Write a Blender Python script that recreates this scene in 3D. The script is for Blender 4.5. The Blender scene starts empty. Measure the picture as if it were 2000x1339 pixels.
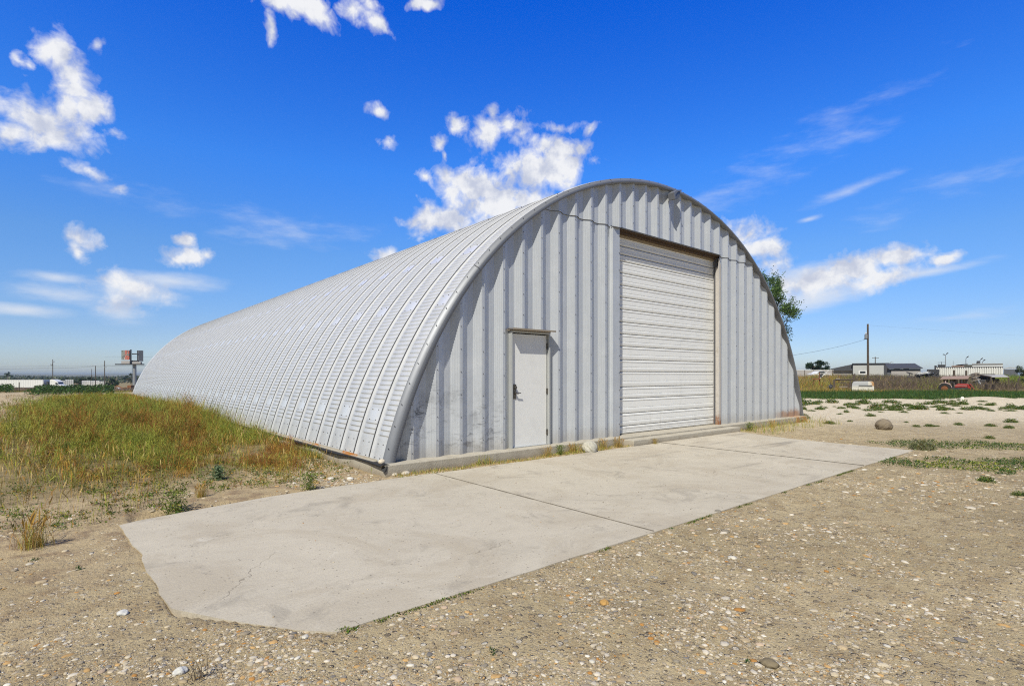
import bpy, math, random
import numpy as np
from math import radians as RD, sin, cos, pi, sqrt

# ------------------------------------------------------------------ camera, sky, sun, exposure
SC = bpy.context.scene
COL = SC.collection
rng = np.random.default_rng(7)
random.seed(7)
FOC, YAW, HORIZON = 1047.5764, 0.697, 732.603          # solved from the photograph (pixels of the 2000 px wide photo)
CX, CY, CZ = -4.0048, -7.4242, 1.5022
SY, CYW = sin(YAW), cos(YAW)

cam = bpy.data.cameras.new('camera'); cam_o = bpy.data.objects.new('camera', cam); COL.objects.link(cam_o)
cam.sensor_width = 36; cam.lens = 36 * FOC / 2000
cam.shift_y = (HORIZON - 669.5) / 2000
cam.clip_start = .05; cam.clip_end = 40000
cam_o.location = (CX, CY, CZ); cam_o.rotation_euler = (RD(90), 0, -YAW)
SC.camera = cam_o

SUN = np.array([-1.75, -1.0, 2.4]); SUN /= np.linalg.norm(SUN)
SUN_EL = math.asin(SUN[2]); SUN_AZ = math.atan2(SUN[0], SUN[1])   # azimuth clockwise from +Y
SKY_STRENGTH = .05
SUN_STRENGTH = 5.0
SC.view_settings.view_transform = 'Standard'; SC.view_settings.look = 'None'
SC.view_settings.exposure = 0.06; SC.view_settings.gamma = 1; SC.view_settings.use_curve_mapping = False
SC.cycles.use_denoising = False; SC.cycles.filter_width = 1.15
SC.cycles.max_bounces = 6; SC.cycles.transparent_max_bounces = 6

sl = bpy.data.lights.new('sun', 'SUN'); sl.energy = SUN_STRENGTH; sl.angle = RD(.53); sl.color = (1, .955, .83)
so = bpy.data.objects.new('sun', sl); COL.objects.link(so)
import mathutils
so.rotation_euler = mathutils.Vector(-SUN).to_track_quat('-Z', 'Y').to_euler(); so.location = (0, 0, 60)

def ray(u, v):
    a = (u - 1000) / FOC; b = (HORIZON - v) / FOC
    return SY + a * CYW, CYW - a * SY, b
def at(u, depth, z=0.):                # a place on the site seen in column u, so many metres out
    a = (u - 1000) / FOC
    return (CX + depth * (SY + a * CYW), CY + depth * (CYW - a * SY), z)
def gp(u, v, z=0.):                    # the point of the level ground seen at (u, v)
    r = ray(u, v); t = (z - CZ) / r[2]
    return CX + t * r[0], CY + t * r[1], z
def azel(u, v):
    r = ray(u, v); return math.atan2(r[0], r[1]), math.atan2(r[2], math.hypot(r[0], r[1]))

class NT:                              # small helper to write node trees
    def __init__(s, tree): s.t = tree; s.n = tree.nodes; s.l = tree.links
    def new(s, kind, **kw):
        n = s.n.new(kind)
        for k, v in kw.items(): setattr(n, k, v)
        return n
    def link(s, a, b): s.l.new(a, b)
    def setv(s, sock, v):
        if hasattr(v, 'links') or hasattr(v, 'is_linked'): s.l.new(v, sock)
        else: sock.default_value = v
    def math(s, op, a, b=None, c=None, clamp=False):
        n = s.new('ShaderNodeMath', operation=op); n.use_clamp = clamp
        for i, v in enumerate((a, b, c)):
            if v is not None: s.setv(n.inputs[i], v)
        return n.outputs[0]
    def mix(s, fac, a, b, mode='MIX'):
        n = s.new('ShaderNodeMix', data_type='RGBA', blend_type=mode)
        s.setv(n.inputs[0], fac); s.setv(n.inputs[6], a); s.setv(n.inputs[7], b)
        return n.outputs[2]
    def ramp(s, fac, lo, hi, a=0., b=1., smooth=True):
        n = s.new('ShaderNodeMapRange'); n.interpolation_type = 'SMOOTHSTEP' if smooth else 'LINEAR'
        s.setv(n.inputs[0], fac); n.inputs[1].default_value = lo; n.inputs[2].default_value = hi
        n.inputs[3].default_value = a; n.inputs[4].default_value = b
        return n.outputs[0]
    def noise(s, vec, scale, detail=3, rough=.55, dist=0, out='Fac'):
        n = s.new('ShaderNodeTexNoise'); s.setv(n.inputs['Vector'], vec)
        n.inputs['Scale'].default_value = scale; n.inputs['Detail'].default_value = detail
        n.inputs['Roughness'].default_value = rough; n.inputs['Distortion'].default_value = dist
        return n.outputs[out]

def build_world():
    w = bpy.data.worlds.new('World'); SC.world = w; w.use_nodes = True
    T = NT(w.node_tree); T.n.clear()
    out = T.new('ShaderNodeOutputWorld'); bg = T.new('ShaderNodeBackground')
    sky = T.new('ShaderNodeTexSky', sky_type='NISHITA'); sky.sun_disc = False
    sky.sun_elevation = SUN_EL; sky.sun_rotation = SUN_AZ; sky.altitude = 800
    sky.air_density = 1.0; sky.dust_density = .4; sky.ozone_density = 4.0
    hs = T.new('ShaderNodeHueSaturation'); hs.inputs['Saturation'].default_value = 1.2; hs.inputs['Value'].default_value = 1.0
    T.link(sky.outputs[0], hs.inputs['Color'])
    tc = T.new('ShaderNodeTexCoord')
    sep = T.new('ShaderNodeSeparateXYZ'); T.link(tc.outputs['Generated'], sep.inputs[0])
    x, y, z = sep.outputs
    az = T.math('ARCTAN2', x, y)
    el = T.math('ARCSINE', z)
    # deepen the blue overhead, keep the pale horizon
    cr = T.new('ShaderNodeValToRGB'); T.link(T.math('DIVIDE', el, 1.6), cr.inputs[0])
    stops = ((0., (1.75, 1.84, 2.25)), (.045, (1.85, 1.9, 2.35)), (.13, (2.15, 2.48, 2.98)), (.22, (1.45, 2.78, 4.3)), (.38, (.2, 2.0, 5.0)), (1., (.18, 1.75, 4.9)))
    e = cr.color_ramp.elements; e[0].position = 0; e[1].position = 1
    for p_, c_ in stops[1:-1]: e.new(p_)
    for q, (p_, c_) in zip(sorted(e, key=lambda k: k.position), stops): q.color = (c_[0] / 6, c_[1] / 6, c_[2] / 6, 1)
    # opposite the sun the air is clear and deep blue, towards the sun it stays pale
    fw = T.math('ADD', T.math('MULTIPLY', x, -SUN[0] / math.hypot(SUN[0], SUN[1])), T.math('MULTIPLY', y, -SUN[1] / math.hypot(SUN[0], SUN[1])))
    clear = T.math('MULTIPLY', T.ramp(fw, -.05, .35), T.ramp(el, 1.2, .75))
    gain = T.mix(clear, (.158, .167, .175, 1), cr.outputs[0])
    gr = T.mix(1., hs.outputs[0], gain, 'MULTIPLY')
    g4 = T.new('ShaderNodeVectorMath', operation='SCALE'); T.link(gr, g4.inputs[0]); g4.inputs['Scale'].default_value = 6
    cmb = T.new('ShaderNodeCombineXYZ'); T.link(az, cmb.inputs[0]); T.link(el, cmb.inputs[1])
    P0 = cmb.outputs[0]
    # ragged edges: warp the direction a little before measuring the clouds
    wn = T.noise(P0, 16, 4, .6, 0, 'Color')
    sub = T.new('ShaderNodeVectorMath', operation='SUBTRACT'); T.link(wn, sub.inputs[0]); sub.inputs[1].default_value = (.5, .5, .5)
    mad = T.new('ShaderNodeVectorMath', operation='MULTIPLY_ADD'); T.link(sub.outputs[0], mad.inputs[0])
    mad.inputs[1].default_value = (.045, .035, 0); T.link(P0, mad.inputs[2])
    P = mad.outputs[0]
    # direction (pixel of the photograph it was measured at), half sizes, tilt, weight
    heaps = [(112, 100, 34, 48, 0, 1), (150, 165, 42, 52, 8, 1), (185, 220, 42, 40, 0, 1), (62, 225, 72, 46, 14, 1.1), (25, 262, 70, 34, 8, 1.1),
             (95, 262, 66, 28, -8, .8), (165, 262, 40, 26, -20, .6), (120, 205, 40, 40, 0, .8), (40, 118, 16, 14, 0, .55), (60, 128, 14, 14, 0, .5),
             (240, 272, 26, 14, 0, .5), (178, 332, 44, 12, -8, .5), (240, 368, 15, 12, 20, .6), (190, 94, 10, 12, -30, .45),
             (598, 18, 64, 34, -12, 1.1), (545, 5, 36, 18, 0, .8), (527, 52, 14, 34, 14, .85), (693, 20, 36, 24, -10, .8), (722, 5, 24, 18, 0, .8), (740, 45, 24, 18, -10, .9), (826, 6, 38, 14, 10, 1),
             (740, 217, 28, 16, -6, .8), (856, 274, 19, 17, 0, .9), (898, 248, 22, 18, 0, .8), (947, 258, 36, 34, 40, .95), (960, 226, 15, 26, 0, .8), (992, 246, 18, 26, 0, .55), (867, 303, 6, 16, 0, .6), (760, 283, 13, 10, 0, .5),
             (1086, 292, 52, 34, -10, 1.1), (1128, 296, 34, 16, 0, .8), (1050, 335, 85, 52, 0, 1.3), (1105, 325, 52, 34, 10, 1.), (930, 372, 78, 52, -5, 1.15), (875, 345, 26, 26, 0, .9), (870, 432, 84, 36, 8, 1.1), (985, 405, 130, 52, 0, 1.25), (832, 348, 24, 16, -30, .8), (1090, 246, 40, 10, -8, .5), (1150, 262, 18, 7, 30, .45), (1020, 262, 24, 34, 0, .5),
             (748, 500, 30, 16, 15, .9), (160, 470, 34, 26, 0, .85), (160, 492, 18, 22, 10, .7), (358, 503, 52, 22, 12, .95), (356, 464, 22, 16, 0, .75), (400, 492, 22, 10, 5, .6),
             (1455, 455, 54, 32, 0, .9), (1482, 488, 56, 26, -8, .85), (262, 556, 80, 24, -3, .62), (236, 588, 46, 22, 0, .5), (1740, 498, 74, 22, 3, 1.0), (1660, 520, 90, 30, 10, 1.05), (1600, 548, 110, 34, 6, 1.0), (1500, 520, 50, 18, 0, .6), (1700, 548, 110, 24, 10, .85), (1850, 505, 46, 12, 2, .7)]
    veils = [(262, 568, 110, 34, -4, .75), (240, 612, 70, 30, 0, .55), (110, 540, 84, 16, 0, .6), (1580, 585, 130, 30, 8, .8), (1820, 530, 130, 14, 6, .65), (1560, 545, 120, 40, 8, .7),
             (1660, 372, 110, 14, 14, .42), (1580, 428, 30, 8, 8, .42), (420, 415, 230, 26, -3, .24), (560, 460, 190, 22, 3, .22), (1500, 330, 260, 40, 22, .2), (40, 605, 130, 18, 0, .7), (330, 548, 130, 24, 0, .6), (120, 575, 160, 24, 0, .5), (1870, 350, 200, 30, 14, .2), (1250, 560, 200, 16, 4, .3), (1860, 620, 150, 14, 4, .25)]
    def field(src, blobs):
        best = None
        for (u, v, a, b, tilt, wt) in blobs:
            A0, E0 = azel(u, v)
            A1, E1 = azel(u + 1, v); A2, E2 = azel(u, v - 1)
            ka = math.hypot(A1 - A0, E1 - E0); kb = math.hypot(A2 - A0, E2 - E0)
            mp = T.new('ShaderNodeMapping', vector_type='TEXTURE'); T.link(src, mp.inputs[0])
            mp.inputs['Location'].default_value = (A0, E0, 0); mp.inputs['Rotation'].default_value = (0, 0, RD(tilt))
            mp.inputs['Scale'].default_value = (a * ka, b * kb, 1)
            ln = T.new('ShaderNodeVectorMath', operation='LENGTH'); T.link(mp.outputs[0], ln.inputs[0])
            f = T.math('MULTIPLY_ADD', ln.outputs['Value'], -wt, wt)
            best = f if best is None else T.math('SMOOTH_MAX', best, f, .12)
        return best
    F = field(P, heaps); G = field(P0, veils)
    n1 = T.noise(P0, 22, 7, .58, .5); n2 = T.noise(P0, 64, 5, .55, .6)
    d = T.math('ADD', F, T.math('MULTIPLY_ADD', n1, 2.25, -1.05))
    d = T.math('ADD', d, T.math('MULTIPLY_ADD', n2, .75, -.37))
    dens = T.ramp(d, -.10, .72, smooth=False)
    dens = T.math('POWER', dens, 1.15)
    str_ = T.new('ShaderNodeMapping'); T.link(P0, str_.inputs[0]); str_.inputs['Scale'].default_value = (1, 3.2, 1)
    n3 = T.noise(str_.outputs[0], 9, 7, .6)
    vd = T.math('MULTIPLY', T.ramp(T.math('ADD', G, T.math('MULTIPLY_ADD', n3, 1.1, -.50)), .0, .8), .8)
    # billowing light and grey inside the clouds
    off = T.new('ShaderNodeVectorMath', operation='ADD'); T.link(P0, off.inputs[0]); off.inputs[1].default_value = (-.012, .026, 0)
    relief = T.math('SUBTRACT', T.noise(P0, 17, 7, .6), T.noise(off.outputs[0], 17, 7, .6))
    lit = T.ramp(T.math('ADD', T.math('MULTIPLY', relief, 1.9), T.math('MULTIPLY', d, .16)), -.26, .34)
    ccol = T.mix(lit, (11.0, 11.8, 14.2, 1), (17.6, 17.7, 18.0, 1))
    base = T.mix(vd, g4.outputs[0], (14.6, 15.6, 17.2, 1))
    # the clouds stand in for light of the same strength as the sky's, so divide by the strength
    full = T.mix(T.math('MULTIPLY', dens, .97), base, ccol)
    T.link(full, bg.inputs[0]); bg.inputs[1].default_value = SKY_STRENGTH
    T.link(bg.outputs[0], out.inputs[0])
build_world()
# ------------------------------------------------------------------ mesh and material helpers
def link_mesh(name, V, F, mats, parent=None, smooth=False, fmat=None, col=None, loc=None, rotz=0.):
    """V (n,3) and F: an (m,k) array or a list of faces -> one linked mesh object. col: per-vertex colour attribute 'tint'."""
    me = bpy.data.meshes.new(name)
    V = np.asarray(V, dtype=np.float32)
    if isinstance(F, np.ndarray):
        m, k = F.shape
        me.vertices.add(len(V)); me.vertices.foreach_set('co', V.ravel())
        me.loops.add(m * k); me.loops.foreach_set('vertex_index', F.astype(np.int32).ravel())
        me.polygons.add(m); me.polygons.foreach_set('loop_start', np.arange(0, m * k, k, dtype=np.int32))
        if fmat is not None: me.polygons.foreach_set('material_index', np.asarray(fmat, dtype=np.int32))
        me.update(calc_edges=True)
    else:
        me.from_pydata([tuple(v) for v in V], [], F)
        if fmat is not None: me.polygons.foreach_set('material_index', np.asarray(fmat, dtype=np.int32))
    if smooth: me.polygons.foreach_set('use_smooth', np.ones(len(me.polygons), dtype=bool))
    if col is not None:
        a = me.attributes.new('tint', 'FLOAT_COLOR', 'POINT')
        c = np.ones((len(V), 4), dtype=np.float32); c[:, :3] = col; a.data.foreach_set('color', c.ravel())
    for mm in (mats if isinstance(mats, (list, tuple)) else [mats]): me.materials.append(mm)
    me.update()
    o = bpy.data.objects.new(name, me); COL.objects.link(o)
    if parent is not None: o.parent = parent
    if loc is not None: o.location = loc
    o.rotation_euler = (0, 0, rotz)
    return o

class MB:
    """collects boxes, tubes, prisms and quads and links them as ONE mesh"""
    def __init__(s, sx=1.): s.v = []; s.f = []; s.m = []; s.sx = sx
    def add(s, vs, fs, mi=0):
        n = len(s.v); s.v += [tuple(v) for v in vs]
        for f in fs: s.f.append(tuple(i + n for i in f)); s.m.append(mi)
        return s
    def box(s, c, d, rz=0., mi=0, rx=0., ry=0.):
        M = mathutils.Matrix.Translation(c) @ mathutils.Euler((rx, ry, rz)).to_matrix().to_4x4()
        vs = [M @ mathutils.Vector((a * d[0] / 2, b * d[1] / 2, e * d[2] / 2)) for e in (-1, 1) for b in (-1, 1) for a in (-1, 1)]
        return s.add(vs, [(0, 2, 3, 1), (4, 5, 7, 6), (0, 1, 5, 4), (2, 6, 7, 3), (0, 4, 6, 2), (1, 3, 7, 5)], mi)
    def tube(s, p0, p1, r0, r1=None, n=8, mi=0, caps=True):
        r1 = r0 if r1 is None else r1
        p0 = mathutils.Vector(p0); p1 = mathutils.Vector(p1); d = (p1 - p0).normalized()
        a = d.orthogonal().normalized(); b = d.cross(a)
        vs = [p + (a * cos(2 * pi * i / n) + b * sin(2 * pi * i / n)) * r for p, r in ((p0, r0), (p1, r1)) for i in range(n)]
        fs = [(i, (i + 1) % n, n + (i + 1) % n, n + i) for i in range(n)]
        if caps: fs += [tuple(range(n))[::-1], tuple(range(n, 2 * n))]
        return s.add(vs, fs, mi)
    def path(s, pts, r, n=6, mi=0):
        for a, b in zip(pts[:-1], pts[1:]): s.tube(a, b, r, r, n, mi)
        return s
    def prism(s, poly, y0, y1, mi=0, axis='y'):      # a side outline in (x, z) pushed along y
        n = len(poly)
        vs = [(p[0], y0, p[1]) for p in poly] + [(p[0], y1, p[1]) for p in poly]
        if axis == 'x': vs = [(v[1], v[0], v[2]) for v in vs]
        if axis == 'z': vs = [(v[0], v[2], v[1]) for v in vs]
        fs = [tuple(range(n)), tuple(range(n, 2 * n))[::-1]] + [(i, i + n, (i + 1) % n + n, (i + 1) % n) for i in range(n)]
        return s.add(vs, fs, mi)
    def lathe(s, prof, c, n=20, mi=0, axis='z'):
        vs = []; k = len(prof)
        for i in range(n):
            t = 2 * pi * i / n
            for r, h in prof:
                p = (r * cos(t), r * sin(t), h) if axis == 'z' else (r * cos(t), h, r * sin(t))
                vs.append((p[0] + c[0], p[1] + c[1], p[2] + c[2]))
        fs = [(i * k + j, ((i + 1) % n) * k + j, ((i + 1) % n) * k + j + 1, i * k + j + 1) for i in range(n) for j in range(k - 1)]
        return s.add(vs, fs, mi)
    def build(s, name, mats, parent=None, smooth=False, bevel=0., loc=None, rotz=0.):
        if s.sx != 1: s.v = [(a * s.sx, b, c) for a, b, c in s.v]
        o = link_mesh(name, s.v, s.f, mats, parent, smooth, s.m, loc=loc, rotz=rotz)
        if bevel:
            b = o.modifiers.new('bevel', 'BEVEL'); b.width = bevel; b.segments = 2; b.limit_method = 'ANGLE'
        return o

def tag(o, label, cat, group=None):
    o['label'] = label; o['category'] = cat
    if group: o['group'] = group
    return o
def thing(name, label, cat, loc=(0, 0, 0), rotz=0., group=None):
    o = bpy.data.objects.new(name, None); COL.objects.link(o); o.location = loc; o.rotation_euler = (0, 0, rotz)
    o.empty_display_size = .2
    return tag(o, label, cat, group)
def structure(o): o['kind'] = 'structure'; return o
def stuff(o): o['kind'] = 'stuff'; return o
def dup(src, loc, rotz=0., label=None, group=None, scale=None):
    def cp(o, par):
        c = o.copy(); COL.objects.link(c)
        if par is not None: c.parent = par
        for ch in list(o.children): cp(ch, c)
        return c
    c = cp(src, None); c.location = loc; c.rotation_euler = (0, 0, rotz)
    if label: c['label'] = label
    if group: c['group'] = group
    if scale is not None: c.scale = (scale,) * 3 if not hasattr(scale, '__len__') else scale
    return c

def material(name, base, rough=.6, metal=0., var=.12, scale=6., bump=0., bscale=40., spec=.5, tint=False, extra=None, coat=0., stretch=None, tint_var=.25):
    """procedural principled material: base colour broken up by two noises, optional bump and colour attribute"""
    m = bpy.data.materials.new(name); m.use_nodes = True
    T = NT(m.node_tree); b = T.n['Principled BSDF']
    tc = T.new('ShaderNodeTexCoord'); geo = T.new('ShaderNodeNewGeometry')
    P = tc.outputs['Object']
    if stretch:
        mp = T.new('ShaderNodeMapping'); T.link(P, mp.inputs[0]); mp.inputs['Scale'].default_value = stretch; P = mp.outputs[0]
    n1 = T.noise(P, scale, 5, .6); n2 = T.noise(P, scale * 7.3, 3, .6)
    k = T.math('ADD', T.math('MULTIPLY_ADD', n1, 2 * var, 1 - var), T.math('MULTIPLY_ADD', n2, var, -var * .5))
    if tint:
        at_ = T.new('ShaderNodeAttribute', attribute_name='tint'); c0 = at_.outputs['Color']
    else:
        rgb = T.new('ShaderNodeRGB'); rgb.outputs[0].default_value = (*base, 1); c0 = rgb.outputs[0]
    sc = T.new('ShaderNodeVectorMath', operation='SCALE'); T.link(c0, sc.inputs[0]); T.link(k, sc.inputs['Scale'])
    colour = sc.outputs[0]
    b.inputs['Roughness'].default_value = rough; b.inputs['Metallic'].default_value = metal
    b.inputs['Specular IOR Level'].default_value = spec
    if coat: b.inputs['Coat Weight'].default_value = coat
    if bump:
        bp = T.new('ShaderNodeBump'); bp.inputs['Distance'].default_value = bump; bp.inputs['Strength'].default_value = 1
        T.link(T.noise(P, bscale, 4, .6), bp.inputs['Height']); T.link(bp.outputs[0], b.inputs['Normal'])
    if extra: colour = extra(T, P, colour, b) or colour
    T.link(colour, b.inputs['Base Color'])
    return m
def leaf_material(name, rough=.55, through=.25):
    """thin foliage: colour attribute, some light passes through"""
    m = bpy.data.materials.new(name); m.use_nodes = True
    T = NT(m.node_tree); T.n.clear()
    out = T.new('ShaderNodeOutputMaterial'); at_ = T.new('ShaderNodeAttribute', attribute_name='tint')
    d = T.new('ShaderNodeBsdfPrincipled'); d.inputs['Roughness'].default_value = rough; d.inputs['Specular IOR Level'].default_value = .3
    tr = T.new('ShaderNodeBsdfTranslucent'); mx = T.new('ShaderNodeMixShader'); mx.inputs[0].default_value = through
    T.link(at_.outputs['Color'], d.inputs['Base Color']); T.link(at_.outputs['Color'], tr.inputs['Color'])
    T.link(d.outputs[0], mx.inputs[1]); T.link(tr.outputs[0], mx.inputs[2]); T.link(mx.outputs[0], out.inputs[0])
    return m

def _hash(ix, iy, seed):
    h = (ix.astype(np.int64) * 374761393 + iy.astype(np.int64) * 668265263 + seed * 1274126177) & 0x7fffffff
    h = ((h ^ (h >> 13)) * 1274126177) & 0x7fffffff
    return ((h ^ (h >> 16)) & 0xffff) / 65535.
def vnoise(x, y, seed=0):
    x = np.asarray(x, float); y = np.asarray(y, float)
    ix = np.floor(x); iy = np.floor(y); fx = x - ix; fy = y - iy
    fx = fx * fx * (3 - 2 * fx); fy = fy * fy * (3 - 2 * fy)
    a = _hash(ix, iy, seed); b = _hash(ix + 1, iy, seed); c = _hash(ix, iy + 1, seed); d = _hash(ix + 1, iy + 1, seed)
    return (a * (1 - fx) + b * fx) * (1 - fy) + (c * (1 - fx) + d * fx) * fy
def fbm(x, y, seed=0, octaves=4, gain=.5):
    s = 0; a = 1; t = 0
    for i in range(octaves):
        s = s + a * vnoise(np.asarray(x) * 2 ** i, np.asarray(y) * 2 ** i, seed + i * 17); t += a; a *= gain
    return s / t
def sstep(x, a, b):
    t = np.clip((np.asarray(x, float) - a) / (b - a), 0, 1); return t * t * (3 - 2 * t)
def view_coords(x, y):                 # bearing from the middle of the view (degrees, right positive) and depth along it
    dx = np.asarray(x, float) - CX; dy = np.asarray(y, float) - CY
    f = dx * SY + dy * CYW; r = dx * CYW - dy * SY
    return np.degrees(np.arctan2(r, f)), np.hypot(dx, dy), f
def ground_z(x, y):
    """the lie of the land: level yard, falling away beyond the berm on the left, rising gently behind the ditch on the right"""
    b, d, f = view_coords(x, y)
    left = -.45 * sstep(f, 47, 60) - 3.6 * sstep(f, 68, 165)
    right = .15 * sstep(f, 44, 60) + .75 * sstep(f, 58, 105) + .3 * sstep(f, 105, 140) - 4 * sstep(f, 220, 600)
    w = sstep(b, 0, 20)
    w = np.where(np.abs(b) > 140, .5, w)
    z = left * (1 - w) + right * w
    z = np.where(f < 0, 0, z)
    # the spoil bank on the far side of the sand, right
    mx, my, _ = gp(1930, 786)
    z = z + .32 * np.exp(-((np.asarray(x) - mx) ** 2 + (np.asarray(y) - my) ** 2) / 3.2)
    return z

def slab_inset(x, y):                  # how far inside the outline of slab or hut a point lies (negative outside)
    s = np.minimum(np.minimum(x + 3.52, 8.85 - x), np.minimum(y + 4.42, -.45 - y)); s = np.minimum(s, ((x + 3.5) / .75 + (y + 4.42) / .95 - .90) * .6)
    h = np.minimum(np.minimum(x + .40, 14.5 - x), np.minimum(y - YF_, 38.2 - y))
    return np.maximum(s, h), s
YF_ = -.23
def surface_z(x, y):
    x = np.asarray(x, float); y = np.asarray(y, float)
    b, d, f = view_coords(x, y); near = 1 - sstep(d, 12, 40)
    a, s = slab_inset(x, y); under = np.clip((a - .02) / .08, 0, 1)
    edge = 1 - sstep(-s, .05, .7)
    r = ((fbm(x * 1.3, y * 1.3, 3, 3) - .5) * .05 + (fbm(x * 9, y * 9, 5, 3) - .5) * .022 * near) * (1 - .6 * edge)
    return ground_z(x, y) + (r + .012 + .013 * edge) * (1 - under) - .06 * under

def facing(u): return -(YAW + math.atan((u - 1000) / FOC))
def kx(u, d): return d / FOC * math.cos(math.atan((u - 1000) / FOC))

import bmesh
def absorb(o, mb, mat):                # fastenings and joint lines belong to the sheet they sit in
    o.data.materials.append(mat); k = len(o.data.materials) - 1
    bm = bmesh.new(); bm.from_mesh(o.data)
    vs = [bm.verts.new(v) for v in mb.v]
    for f in mb.f:
        try: q = bm.faces.new([vs[i] for i in f]); q.material_index = k
        except ValueError: pass
    bm.to_mesh(o.data); bm.free(); o.data.update()
# ------------------------------------------------------------------ ground
def build_ground():
    rad = [.25]
    while rad[-1] < 9000: rad.append(rad[-1] * (1.016 if 2 < rad[-1] < 22 else 1.05))
    rad = np.array(rad)
    ang = np.concatenate([np.linspace(-56, 56, 620), np.linspace(57.5, 302.5, 80)])
    A, Rr = np.meshgrid(np.radians(ang), rad)
    X = CX + Rr * np.sin(A + YAW); Y = CY + Rr * np.cos(A + YAW)
    Z = ground_z(X, Y)
    near = 1 - sstep(Rr, 12, 40)
    Z = surface_z(X, Y)
    n, k = A.shape
    idx = np.arange(n * k).reshape(n, k)
    F = np.stack([idx[:-1, :], idx[1:, :], np.roll(idx, -1, 1)[1:, :], np.roll(idx, -1, 1)[:-1, :]], -1).reshape(-1, 4)
    b, d, f = view_coords(X, Y)
    g1 = fbm(X * .45, Y * .45, 21, 4)
    # R: gravel, G: weedy soil, B: pale dry sand
    gravel = sstep(-2.2 - Y + (g1 - .5) * 3, -1.2, .9) * (1 - sstep(f, 11, 17)) * np.where(b < -25, .75, 1)
    gravel = np.maximum(gravel, sstep(X, 8.2, 9.4) * sstep(-Y, -3, 1.5) * (1 - sstep(f, 14, 20)) * .8)
    weedy = sstep(X, -6, -4.2) * (1 - sstep(X, -.6, 0)) * sstep(Y, .2, 2.5) * (1 - sstep(Y, 36, 38))
    weedy = np.maximum(weedy, (b > 8) * sstep(f, 33, 42) + (b < 0) * sstep(f, 45, 50))
    pale = sstep(f, 10.5, 17) * (b > 8) * (1 - sstep(f, 36, 44)) + .25 * (b < -20) * sstep(f, 14, 30)
    far = sstep(f, 130, 260)
    weedy = np.clip(weedy, 0, 1)
    c = np.stack([np.clip(gravel, 0, 1), weedy, np.clip(pale, 0, 1)], -1).reshape(-1, 3)
    o = link_mesh('ground', np.stack([X, Y, Z], -1).reshape(-1, 3), F, M_ground, smooth=True, col=c)
    # close the middle
    return structure(o)

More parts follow.
